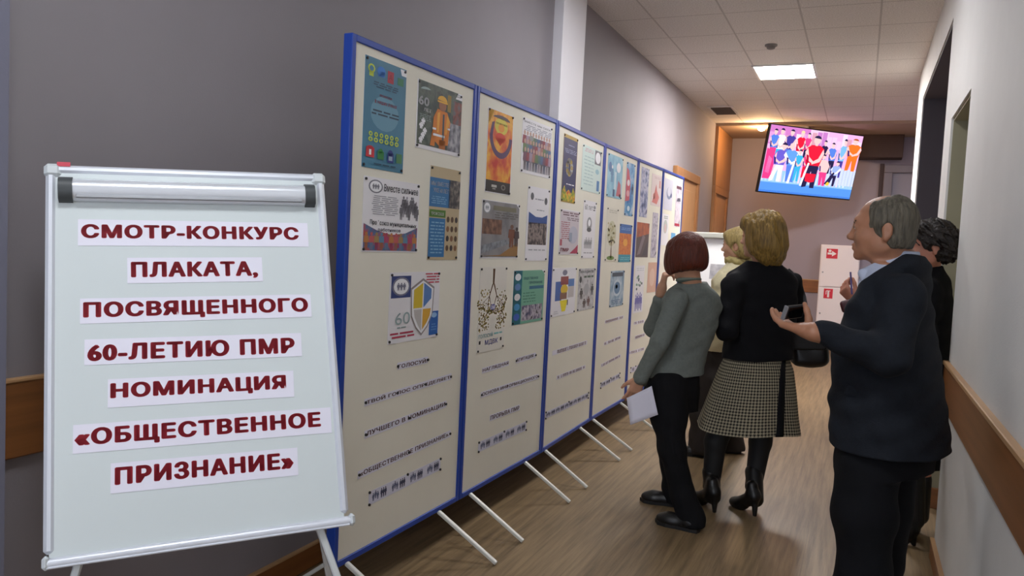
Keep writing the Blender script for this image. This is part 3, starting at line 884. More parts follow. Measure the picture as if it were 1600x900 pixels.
def d_shield(p):
    p.rect(.03, .64, .4, .95, K((44, 62, 122))); p.up(); p.emblem(.215, .80, .17, .135, K((120, 120, 140)), W_)
    p.lines(.68, .82, .98, .99, 4, K((190, 60, 80)), .45, 2); p.lines(.03, .06, .5, .16, 2, K((180, 50, 80)), .5, 2)
    p.rect(.80, .04, .99, .40, mat('print_blue_book', (40, 100, 180), 0.5)); p.up(); p.disc(.9, .34, .06, .04, K((150, 190, 230))); p.lines(.84, .1, .96, .22, 3, K((100, 150, 210)), .4, 2)
    sh = lambda s_: [(.64 + s_ * a, .47 + s_ * 1.15 * b) for a, b in ((0, .38), (.24, .26), (.22, -.1), (.12, -.26), (0, -.36), (-.12, -.26), (-.22, -.1), (-.24, .26))]
    p.poly(sh(1.0), K((150, 140, 140))); p.up(); p.poly(sh(.92), W_); p.up()
    p.poly([(.64, .47), (.64, .84), (.46, .74), (.46, .47)], K((214, 186, 50))); p.poly([(.66, .47), (.66, .84), (.82, .74), (.82, .6)], K((90, 130, 190))); p.poly([(.65, .45), (.82, .45), (.8, .34), (.74, .24), (.65, .14)], K((222, 170, 60))); p.poly([(.63, .45), (.47, .45), (.49, .34), (.56, .22), (.63, .12)], K((196, 192, 190)))
    p.text('60', .12, .26, .4, .43, K((150, 170, 172)), .0); p.lines(.16, .2, .36, .235, 1, K((130, 150, 150)), .5, 2)
poster(0, .307, .702, 1.299, 1.006, d_shield, 'white poster with a yellow and grey shield, lowest on the nearest board')
strip(0, .387, .629, .923, .893, .0, 'ГОЛОСУЙ!', 'small white strip reading ГОЛОСУЙ! on the nearest board', maroon, 2)
strip(0, .166, .845, .806, .776, .013, 'ТВОЙ ГОЛОС ОПРЕДЕЛЯЕТ', 'white strip reading ТВОЙ ГОЛОС ОПРЕДЕЛЯЕТ on the nearest board', maroon, 4)
strip(0, .175, .811, .678, .646, .018, 'ЛУЧШЕГО В НОМИНАЦИИ', 'white strip reading ЛУЧШЕГО В НОМИНАЦИИ on the nearest board', maroon, 3)
strip(0, .141, .863, .525, .493, .021, '«ОБЩЕСТВЕННОЕ ПРИЗНАНИЕ».', 'white strip reading ОБЩЕСТВЕННОЕ ПРИЗНАНИЕ on the nearest board', maroon, 3)
picto(0, .220, .779, .422, .366, .009, 'strip of small people drawings lowest on the nearest board')

# ---- board 2
def d_orange(p):
    p.rect(.02, .15, .98, .99, photo('fire_orange_print', [(196, 40, 20), (220, 110, 30), (236, 176, 50), (206, 70, 24)], 9)); p.rect(.02, 0.01, .98, .15, K((38, 34, 34))); p.poly([(.02, .8), (.25, .99), (.02, .99)], K((224, 196, 60))); p.up()
    pu = K((84, 50, 92))
    ring = []
    for kk in range(25):
        a = math.pi * (1 + kk / 24)
        ring.append((.53 + .44 * math.cos(a), .70 + .27 * math.sin(a)))
    inn = [(.53 + (u - .53) * .74, .70 + (v - .70) * .74) for u, v in ring[::-1]]
    for i in range(24):
        p.poly([ring[i], ring[i + 1], inn[23 - i], inn[24 - i]], pu)
    p.poly([(.09, .68), (.20, .68), (.26, .86), (.16, .84)], pu); p.disc(.52, .82, .26, .1, K((214, 196, 70))); p.disc(.52, .9, .34, .05, K((80, 60, 70)), 14, 0, math.pi)
    p.up(); p.disc(.5, .68, .2, .06, K((214, 56, 30))); p.poly([(.3, .68), (.7, .68), (.5, .58)], K((214, 56, 30))); p.disc(.52, .80, .12, .05, K((228, 150, 50))); p.text('ПРОФСОЮЗ', .3, .835, .74, .86, K((120, 90, 30)), .02)
    p.rect(.24, .07, .44, .1, K((190, 186, 180))); p.rect(.28, .045, .4, .06, K((160, 156, 150))); p.disc(.7, .085, .09, .035, K((120, 116, 112))); p.up(); p.disc(.7, .085, .05, .02, K((38, 34, 34)))
poster(1, .128, .421, 2.098, 1.686, d_orange, 'tall orange and yellow poster with a purple horseshoe and black foot')
def d_crowd(p):
    p.text('ВМЕСТЕ МЫ СИЛА', .06, .915, .94, .95, K((110, 106, 116)), .01); p.lines(.06, .77, .98, .89, 4, K((140, 140, 156)), .4, 5)
    cs_ = [(150, 70, 80), (90, 110, 150), (110, 130, 90), (170, 150, 170), (120, 80, 100), (96, 120, 120), (170, 120, 110)]
    for r_ in range(3):
        for i in range(10):
            c = cs_[(i * 3 + r_ * 2) % 7]
            p.figure(.08 + .093 * i + .02 * r_, .36 - .15 * r_, .13, .42, K(c), K([(70, 76, 100), (140, 130, 140), (96, 90, 96)][(i + r_) % 3]), K((196, 160, 146)))
        p.up()
    p.disc(.3, .66, .07, .05, K((150, 150, 150)))
poster(1, .536, .952, 2.117, 1.822, d_crowd, 'white poster with a drawn crowd of colourful people, second board')
def d_grey(p):
    p.rect(.01, .02, .99, .99, photo('grey_hall_print', [(112, 112, 116), (140, 138, 140), (150, 146, 144)], 8)); p.up()
    p.rect(.02, .42, .52, .68, photo('meeting_room_print', [(60, 40, 34), (110, 76, 60), (150, 110, 90)], 25)); p.emblem(.12, .87, .09, .1, K((150, 156, 164)), W_); p.rect(.28, .84, .9, .92, K((120, 116, 96)))
    p.lines(.3, .7, .96, .82, 3, K((100, 96, 92)), .4); p.poly([(.02, .04), (.99, .04), (.99, .3), (.5, .06)], K((150, 110, 60))); p.poly([(.02, .08), (.8, .28), (.6, .34), (.02, .22)], photo('seats_print', [(150, 156, 164), (100, 104, 112)], 30))
    p.up(); p.figure(.8, .2, .2, .42, K((120, 70, 50)), None, K((110, 76, 60))); p.figure(.94, .22, .16, .36, K((70, 56, 60)), None, K((60, 50, 50))); p.poly([(.9, .99), (.99, .99), (.99, .9)], W_)
poster(1, .110, .551, 1.648, 1.358, d_grey, 'wide grey poster with photo of a meeting hall, left on second board')
def d_q4(p):
    p.disc(.2, .87, .07, .05, K((90, 90, 96))); p.disc(.84, .83, .07, .05, K((90, 90, 96))); p.lines(.3, .82, .72, .86, 1, K((150, 150, 160)), .4, 3); p.lines(.4, .68, .78, .71, 1, K((150, 150, 160)), .4, 3)
    p.poly([(.08, .5), (.94, .52), (.94, .64), (.7, .6), (.4, .6), (.08, .66)], K((44, 80, 146))); p.rect(.08, .22, .94, .52, photo('dark_people_print', [(34, 32, 36), (80, 70, 72), (150, 136, 130), (60, 50, 54)], 25)); p.lines(.1, .13, .9, .17, 1, K((170, 170, 176)), .4, 4)
poster(1, .650, .962, 1.759, 1.344, d_q4, 'narrow white poster with a blue wave over a dark photo, right on second board')
def d_tree(p):
    p.rect(0, 0, 1, 1, mat('warm_white_print', (226, 222, 212), 0.6)); p.up()
    br = K((96, 66, 34)); lf = [K((150, 130, 66)), K((122, 120, 60)), K((176, 156, 90)), K((110, 84, 48))]
    p.poly([(.46, .98), (.54, .98), (.53, .8), (.47, .8)], br)
    def limb(u, v, a, L, w, dpt):
        u2, v2 = u + L * math.cos(a), v + L * .45 * math.sin(a)
        p.poly([(u - w, v), (u + w, v), (u2 + w * .6, v2), (u2 - w * .6, v2)], br)
        if dpt == 0:
            p.disc(u2, v2, .03, .014, rnd.choice(lf), 6)
            return
        for da in (-.55, .1, .6):
            limb(u2, v2, a + da + rnd.uniform(-.15, .15), L * rnd.uniform(.55, .72), w * .6, dpt - 1)
    limb(.48, .8, math.radians(250), .34, .022, 3); limb(.52, .8, math.radians(290), .34, .022, 3); limb(.36, .5, math.radians(235), .22, .014, 2); limb(.66, .5, math.radians(305), .22, .014, 2)
    for i in range(170):
        u = rnd.choice((rnd.uniform(.03, .38), rnd.uniform(.64, .97)))
        p.disc(u, rnd.uniform(.25, .74) if rnd.random() < .8 else rnd.uniform(.25, .5), .022, .010, rnd.choice(lf), 6)
    p.disc(.52, .52, .1, .04, K((130, 130, 190))); p.up(); p.text('ПМР', .45, .5, .6, .54, W_)
    p.text('ГОЛОСУЙ', .05, .17, .55, .225, K((110, 190, 200)), .02); p.lines(.58, .18, .96, .22, 1, K((140, 200, 200)), .5, 2); p.text('МДВК', .28, .07, .76, .14, K((104, 110, 190)), .02); p.rect(.06, .1, .12, .14, BKc); p.rect(.84, .1, .9, .14, BKc)
poster(1, .121, .430, 1.314, .884, d_tree, 'tall pale poster with a brown upside-down tree, lowest left on second board')
def d_green(p):
    p.rect(0, 0, 1, 1, mat('sea_green_print', (118, 176, 150), 0.55)); p.rect(0, 0, .26, 1, mat('teal_print', (50, 136, 160), 0.55)); p.up()
    for i, c in enumerate([(230, 236, 240), (90, 130, 180), (220, 220, 220), (70, 150, 200), (60, 100, 190)]):
        p.disc(.13, .88 - i * .185, .09, .065, K(c))
    p.text('ОБЩЕСТВЕННОЕ', .3, .82, .78, .875, K((40, 90, 120)), .02); p.text('ПРИЗНАНИЕ', .48, .74, .94, .79, K((40, 90, 120)), .02); p.rect(.5, .64, .98, .70, K((50, 110, 140))); p.lines(.3, .38, .72, .6, 4, K((70, 130, 110)), .35)
    p.rect(.28, .05, .96, .34, photo('group_photo_print', [(50, 60, 100), (130, 120, 140), (196, 190, 200), (60, 50, 60)], 27)); p.poly([(.9, 1), (1, 1), (1, .92)], W_)
poster(1, .519, .948, 1.291, .994, d_green, 'green poster with a teal side band and group photo, lower right on second board')
strip(1, .192, .510, .803, .775, .003, 'НАГЛЯДНАЯ', 'short white strip reading НАГЛЯДНАЯ on the second board', maroon, 0)
strip(1, .601, .878, .807, .777, .002, 'АГИТАЦИЯ -', 'short white strip reading АГИТАЦИЯ on the second board', maroon, 2)
strip(1, .190, .937, .681, .651, -.005, 'ОСНОВА ИНФОРМАЦИОННОГО', 'long white strip reading ОСНОВА ИНФОРМАЦИОННОГО on the second board', maroon, 2)
strip(1, .306, .684, .542, .510, -.007, 'ПРОРЫВА ПМР', 'lowest lettered strip on the second board', maroon, 0)
picto(1, .189, .788, .425, .372, -.005, 'strip of small people drawings lowest on the second board')

# ---- board 3
def d_navy(p):
    nv = mat('navy_print', (36, 44, 92), 0.5)
    p.rect(0, 0, 1, 1, K((170, 140, 60))); p.up(); p.rect(.02, .1, .98, .95, nv); p.up()
    p.lines(.3, .84, .76, .87, 1, K((150, 156, 190)), .4, 2); p.lines(.1, .73, .94, .80, 3, K((150, 156, 190)), .4, 4)
    for i in range(20):
        a = i / 20 * 2 * math.pi
        p.disc(.48 + .16 * math.cos(a), .53 + .1 * math.sin(a), .1, .04, K([(196, 170, 90), (206, 206, 206), (120, 120, 130)][i % 3]), 8)
    p.poly([(.02, .02), (.98, .02), (.95, .16), (.82, .24), (.7, .14), (.5, .2), (.34, .15), (.2, .25), (.05, .17)], photo('flame_green_print', [(200, 60, 30), (226, 190, 40), (96, 140, 40), (226, 160, 40)], 22)); p.lines(.26, .26, .9, .29, 1, W_, .5, 4)
poster(2, .126, .399, 2.118, 1.706, d_navy, 'tall navy poster with a flame border, top left on third board')
def d_pale(p):
    p.rect(0, 0, 1, 1, mat('pale_mint_print', (208, 226, 220), 0.6)); p.up(); p.lines(.1, .86, .55, .95, 3, K((200, 150, 160)), .4, 3); p.lines(.08, .12, .6, .8, 9, K((170, 196, 196)), .3, 4)
    p.rect(.64, .66, .98, .98, K((110, 110, 116))); p.up(); p.disc(.81, .82, .14, .13, W_); p.disc(.8, .5, .1, .06, K((150, 190, 200))); p.rect(.8, .06, .94, .3, K((80, 130, 180)))
poster(2, .509, .944, 2.103, 1.806, d_pale, 'pale mint poster with a dark round seal, top right on third board')
def d_pink(p):
    p.rect(.02, .02, .98, .98, mat('pinkish_grey_print', (204, 194, 200), 0.6)); p.up(); p.lines(.06, .86, .96, .96, 2, K((120, 90, 100)), .5, 4); p.lines(.3, .76, .96, .84, 2, K((120, 100, 110)), .45, 3); p.lines(.06, .34, .5, .74, 9, K((170, 96, 110)), .4, 3)
    p.disc(.7, .45, .24, .2, mat('pale_rose_print', (186, 186, 200), 0.6)); p.up(); p.rect(.5, .3, .64, .5, K((150, 160, 180))); p.poly([(.55, .03), (.98, .03), (.98, .24), (.8, .14)], K((170, 50, 80))); p.text('ПМР', .08, .07, .5, .15, K((150, 36, 60)), .03); p.rect(.04, .2, .14, .34, K((180, 90, 104)))
poster(2, .134, .517, 1.662, 1.381, d_pink, 'pinkish poster with red lettering at its foot, middle left on third board')
def d_sketch(p):
    g1, g2 = K((90, 90, 94)), K((150, 150, 154))
    p.text('60 лет', .1, .84, .72, .93, g1); p.disc(.86, .9, .1, .03, g2); p.rect(.76, .84, .92, .86, g1)
    p.disc(.5, .6, .2, .12, g2); p.up(); p.disc(.5, .62, .1, .06, W_); p.disc(.5, .5, .18, .04, g1)
    for i in range(6):
        p.figure(.22 + .1 * i, .17, .11, .16 + .04 * (i % 2), g2)
    p.lines(.12, .08, .88, .11, 1, g2, .5, 4)
poster(2, .594, .884, 1.747, 1.358, d_sketch, 'white poster with small grey pencil sketches, middle right on third board')
def d_r5(p):
    p.disc(.5, .9, .1, .06, K((130, 130, 150))); p.rect(.34, .64, .66, .82, K((150, 74, 72))); p.rect(.14, .32, .4, .72, K((66, 100, 170))); p.rect(.66, .6, .92, .76, K((90, 130, 190))); p.rect(.66, .36, .92, .6, K((196, 190, 190)))
    p.up(); p.disc(.5, .55, .15, .1, K((226, 190, 50))); p.rect(.34, .34, .62, .48, K((140, 100, 80))); p.poly([(.34, .32), (.66, .32), (.58, .08), (.44, .08)], K((238, 220, 30))); p.up(); p.rect(.64, .2, .68, .32, K((70, 70, 70))); p.lines(.1, .04, .3, .12, 2, K((190, 190, 200)), .4, 2)
poster(2, .046, .513, 1.298, .999, d_r5, 'white poster with a red, blue and yellow figure, lower left on third board')
def d_r6(p):
    p.rect(0, 0, 1, 1, photo('newsprint_grey', [(150, 150, 152), (196, 194, 196), (206, 206, 208)], 26)); p.up(); p.text('СИЛА В ЕДИНСТВЕ', .06, .88, .9, .95, K((60, 70, 64)), .03); p.lines(.3, .76, .9, .84, 1, K((80, 100, 84)), .6, 2); p.disc(.12, .74, .07, .08, K((60, 60, 60)))
    p.figure(.2, .28, .2, .26, K((70, 64, 64))); p.figure(.86, .34, .18, .28, K((60, 60, 64))); p.disc(.5, .5, .16, .14, K((170, 170, 174))); p.figure(.4, .06, .2, .22, K((90, 76, 74))); p.figure(.66, .08, .2, .24, K((110, 80, 76)))
poster(2, .565, .941, 1.289, 1.003, d_r6, 'grey newsprint poster with dark figures, lower right on third board')
strip(2, .120, .837, .789, .759, -.004, '', 'upper lettered strip on the third board', maroon, 0, True, 20)
strip(2, .223, .832, .620, .594, -.008, '', 'lower lettered strip on the third board', maroon, 0, True, 17)
picto(2, .049, .940, .42, .378, -.02, 'strip of small people drawings lowest on the third board', 5)

# ---- board 4
def d_s1(p):
    p.rect(0, 0, 1, 1, photo('light_blue_print', [(120, 176, 206), (150, 200, 220), (176, 214, 228)], 10)); p.up(); p.disc(.72, .74, .14, .12, W_); p.disc(.16, .7, .1, .12, K((96, 130, 180))); p.figure(.3, .36, .2, .4, K((110, 150, 190)), None, W_); p.rect(.46, .2, .6, .62, K((206, 226, 236))); p.poly([(.62, .06), (.95, .06), (.9, .36), (.74, .44)], K((196, 110, 120))); p.rect(.4, .03, .52, .2, K((60, 90, 130))); p.rect(.84, .04, .94, .12, K((60, 60, 80)))
poster(3, .087, .473, 2.118, 1.807, d_s1, 'light blue poster with pale figures, top left on fourth board')
def d_s2(p):
    p.rect(0, 0, 1, 1, photo('sky_city_print', [(50, 110, 180), (110, 170, 214), (190, 206, 226)], 12)); p.up(); p.poly([(.02, .26), (.5, .3), (.56, .6), (.3, .86), (.04, .9)], K((206, 90, 104))); p.up(); p.disc(.3, .62, .16, .06, K((236, 226, 230))); p.disc(.3, .42, .18, .06, K((226, 170, 176))); p.disc(.45, .14, .3, .1, K((80, 150, 200))); p.up(); p.disc(.45, .14, .16, .05, K((206, 226, 236))); p.figure(.8, .42, .2, .2, K((50, 50, 90)))
poster(3, .581, .822, 2.109, 1.694, d_s2, 'tall blue and coral poster, top right on fourth board')
def d_s3(p):
    p.rect(0, 0, 1, 1, mat('ivory_print', (226, 222, 208), 0.6)); p.up(); p.lines(.1, .9, .9, .97, 2, K((190, 186, 170)), .4, 3); p.disc(.5, .52, .4, .24, K((206, 204, 176))); p.up()
    for i in range(40):
        p.disc(.5 + .36 * rnd.uniform(-1, 1), .52 + .2 * rnd.uniform(-1, 1), .06, .022, K(rnd.choice([(176, 170, 120), (196, 186, 140), (214, 204, 180), (150, 140, 96)])), 7)
    p.poly([(.46, .06), (.58, .06), (.54, .3), (.6, .48), (.52, .36), (.4, .46), (.5, .28)], K((120, 90, 60))); p.disc(.5, .06, .34, .04, K((110, 140, 60)))
poster(3, .133, .417, 1.731, 1.336, d_s3, 'ivory poster with a leafy round tree, middle left on fourth board')
def d_s4(p):
    p.rect(0, .76, 1, 1, mat('mid_blue_print', (64, 110, 180), 0.55)); p.rect(0, 0, 1, .2, mat('aqua_print', (60, 150, 170), 0.55)); p.rect(0, .2, 1, .76, photo('orange_pattern_print', [(206, 90, 50), (226, 140, 60), (190, 80, 60)], 26)); p.up(); p.disc(.5, .52, .18, .1, K((236, 170, 70))); p.lines(.1, .84, .9, .92, 2, K((130, 170, 220)), .4, 3); p.lines(.1, .05, .9, .14, 2, K((120, 196, 206)), .4, 3)
poster(3, .485, .833, 1.624, 1.327, d_s4, 'orange poster between blue and aqua bands, fourth board')
def d_s5(p):
    p.rect(0, 0, 1, 1, photo('steel_sketch_print', [(110, 140, 170), (150, 176, 196), (196, 206, 216)], 16)); p.up(); p.rect(.1, .84, .9, .95, K((70, 80, 96))); p.disc(.5, .52, .3, .24, K((196, 210, 222))); p.up(); p.disc(.5, .52, .22, .17, K((96, 130, 166))); p.disc(.45, .56, .08, .06, W_); p.lines(.1, .06, .9, .2, 3, K((70, 100, 140)), .4, 3)
poster(3, .314, .686, 1.261, .984, d_s5, 'steel-blue poster with a ring drawing, lowest on fourth board')
faint = mat('faded_maroon_print', (120, 84, 86), 0.6)
for i, (a, b_, z1, z0, dz) in enumerate([(.231, .732, .894, .869, .004), (.237, .690, .728, .702, .011), (.195, .712, .569, .544, .018)]):
    strip(3, a, b_, z1, z0, dz, '', ['top', 'middle', 'bottom'][i] + ' of three lettered strips on the fourth board', faint, 0, True, 14)
picto(3, .207, .717, .425, .384, .008, 'strip of small people drawings lowest on the fourth board')

# ---- board 5
poster(4, .102, .336, 2.118, 1.705, lambda p: (p.rect(0, 0, 1, 1, photo('blue_grey_collage', [(60, 70, 110), (130, 140, 180), (206, 206, 222), (90, 96, 140)], 14))), 'tall blue-grey collage poster on fifth board', pins=False)
def d_t2(p):
    p.rect(0, 0, 1, 1, mat('blush_print', (226, 210, 208), 0.6)); p.up(); p.lines(.2, .86, .9, .94, 2, K((206, 180, 180)), .4, 3); p.poly([(.1, .1), (.6, .06), (.8, .3), (.55, .5), (.45, .7), (.3, .4)], K((216, 130, 124))); p.rect(.74, .6, .9, .84, K((214, 160, 150))); p.disc(.3, .3, .14, .1, K((226, 160, 150)))
poster(4, .437, .770, 2.096, 1.822, d_t2, 'blush poster with a coral sketch, top right on fifth board', pins=False)
def d_t3(p):
    p.rect(0, 0, 1, 1, K((96, 80, 80))); p.up(); p.poly([(0, .55), (1, .7), (1, 1), (0, 1)], photo('sunset_print', [(196, 110, 60), (170, 90, 60), (130, 80, 60)], 10)); p.poly([(.1, .05), (.35, .1), (.7, .6), (.5, .66)], K((130, 116, 120))); p.poly([(.5, .04), (.9, .06), (.95, .5), (.8, .4)], K((80, 70, 76)))
poster(4, .060, .441, 1.659, 1.366, d_t3, 'brown and orange poster, middle left on fifth board', pins=False)
poster(4, .530, .715, 1.763, 1.364, lambda p: (p.rect(0, 0, 1, 1, photo('grey_lilac_print', [(120, 116, 136), (176, 170, 186), (206, 200, 210), (80, 76, 96)], 18))), 'narrow grey-lilac poster, middle right on fifth board', pins=False)
def d_t5(p):
    p.lines(.1, .88, .9, .96, 2, K((200, 200, 206)), .4, 3)
    for i in range(12):
        p.disc(.5 + .3 * rnd.uniform(-1, 1), .64 + .14 * rnd.uniform(-1, 1), .08, .03, K(rnd.choice([(110, 150, 130), (150, 176, 160), (70, 90, 90)])), 7)
    for i in range(5):
        p.figure(.2 + .15 * i, .04 + .04 * (i % 2), .18, .36, K((110, 106, 176)))
poster(4, .089, .369, 1.295, .895, d_t5, 'white poster with green leaves and violet figures, lower left on fifth board', pins=False)
poster(4, .476, .774, 1.321, 1.054, lambda p: (p.rect(0, 0, 1, 1, mat('clay_print', (214, 172, 150), 0.6)), p.up(), p.disc(.5, .5, .3, .3, mat('pale_clay_print', (222, 190, 172), 0.6))), 'plain clay-coloured poster, lower right on fifth board', pins=False)
for i, (a, b_, z1, z0, dz) in enumerate([(.130, .455, .822, .795, -.003), (.193, .501, .697, .669, 0), (.047, .508, .58, .552, -.01)]):
    strip(4, a, b_, z1, z0, dz, '', ['top', 'middle', 'bottom'][i] + ' of three lettered strips on the fifth board', faint, 0, True, 10)
picto(4, .114, .406, .436, .390, -.008, 'strip of small people drawings lowest on the fifth board', 2)

# ---- board 6
def d_u1(p):
    p.rect(0, 0, 1, 1, mat('pale_lilac_print', (206, 206, 220), 0.6)); p.up(); p.disc(.55, .55, .3, .2, K((130, 140, 170))); p.up(); p.disc(.55, .6, .22, .15, mat('pale_lilac_print', (206, 206, 220), 0.6)); p.disc(.8, .5, .1, .08, K((80, 90, 130)))
poster(5, .077, .406, 2.097, 1.811, d_u1, 'pale lilac poster with a grey ring, top left on farthest board', pins=False)
def d_u2(p):
    p.rect(0, 0, 1, 1, photo('lilac_film_print', [(196, 186, 200), (216, 206, 216), (150, 140, 160)], 14)); p.up(); p.rect(.05, .9, .95, .97, K((90, 40, 60))); p.rect(.05, .02, .95, .08, K((170, 30, 60))); p.poly([(.2, .6), (.9, .62), (.8, .7), (.3, .68)], K((70, 66, 84)))
poster(5, .542, .780, 2.079, 1.669, d_u2, 'narrow lilac poster with dark red bands, top right on farthest board', pins=False)
poster(5, .062, .315, 1.770, 1.48, lambda p: (p.disc(.5, .6, .3, .22, K((190, 196, 190))), p.up(), p.disc(.5, .55, .16, .14, K((214, 190, 190))), p.lines(.2, .84, .8, .95, 2, K((150, 160, 150)), .5, 2)), 'white poster with a faint wreath, middle left on farthest board', pins=False)
poster(5, .438, .619, 1.605, 1.40, lambda p: (p.rect(0, 0, 1, 1, mat('bright_blue_print', (96, 160, 206), 0.6))), 'small bright blue card on the farthest board', pins=False)

# ================================================================== second flip chart behind the boards
ex2 = Vector((1, -0.12, 0)).normalized(); nz2 = Vector((-0.12, -1, 0)).normalized()
o2 = Vector((-1.86, 8.98, 0.70))
lean = 0.16
ez2 = (Vector((0, 0, 1)) * math.cos(lean) - nz2 * math.sin(lean)).normalized(); nn2 = ex2.cross(ez2).normalized()
M2 = Matrix(((ex2.x, nn2.x, ez2.x, o2.x), (ex2.y, nn2.y, ez2.y, o2.y), (ex2.z, nn2.z, ez2.z, o2.z), (0, 0, 0, 1)))
f2 = empty('flip_chart', (-1.5, 9.1, 0), 'blank white flip chart at the far end of the boards', 'flip chart')
MB().box((0.01, -0.02, 0.01), (0.73, 0, 0.95), mat('bright_board', (236, 238, 240), 0.4), 0.001, M2).build('writing_board', f2)
b2 = MB()
b2.box((0, -0.024, 0), (0.012, 0.006, 0.96), alu, 0.004, M2).box((0.728, -0.024, 0), (0.74, 0.006, 0.96), alu, 0.004, M2).box((0, -0.024, -0.006), (0.74, 0.03, 0.012), alu, 0.004, M2)
b2.build('frame', f2)
c2 = MB().box((0.03, -0.02, 0.895), (0.71, 0.035, 0.965), mat('grey_clamp', (176, 178, 170), 0.35, 0.2), 0.012, M2).build('paper_clamp', f2)
for a in (0.012, 0.71):
    MB().box((a, -0.022, 0.892), (a + 0.022, 0.038, 0.968), dkg, 0.006, M2).build('clamp_end_cap', c2)
for p0, p1 in (((0.06, -0.03, 0.5), (-1.80, 8.86, 0.01)), ((0.68, -0.03, 0.5), (-1.16, 8.80, 0.01)), ((0.37, -0.03, 0.6), (-1.40, 9.62, 0.01))):
    MB().bar(M2 @ Vector(p0), p1, 0.026, 0.02, legm, (1, 0, 0), 0.003).build('leg', f2)
ps = Print(M2 @ Vector((0.30, 0.0005, 0.44)), ex2, ez2, nn2); ps.sheet(0.24, 0.17, photo('grey_chart_print', [(150, 150, 156), (196, 196, 200)], 12), 0.0008)
tag(ps.build('paper_sheet'), 'grey printed sheet on the far white flip chart', 'paper sheet')

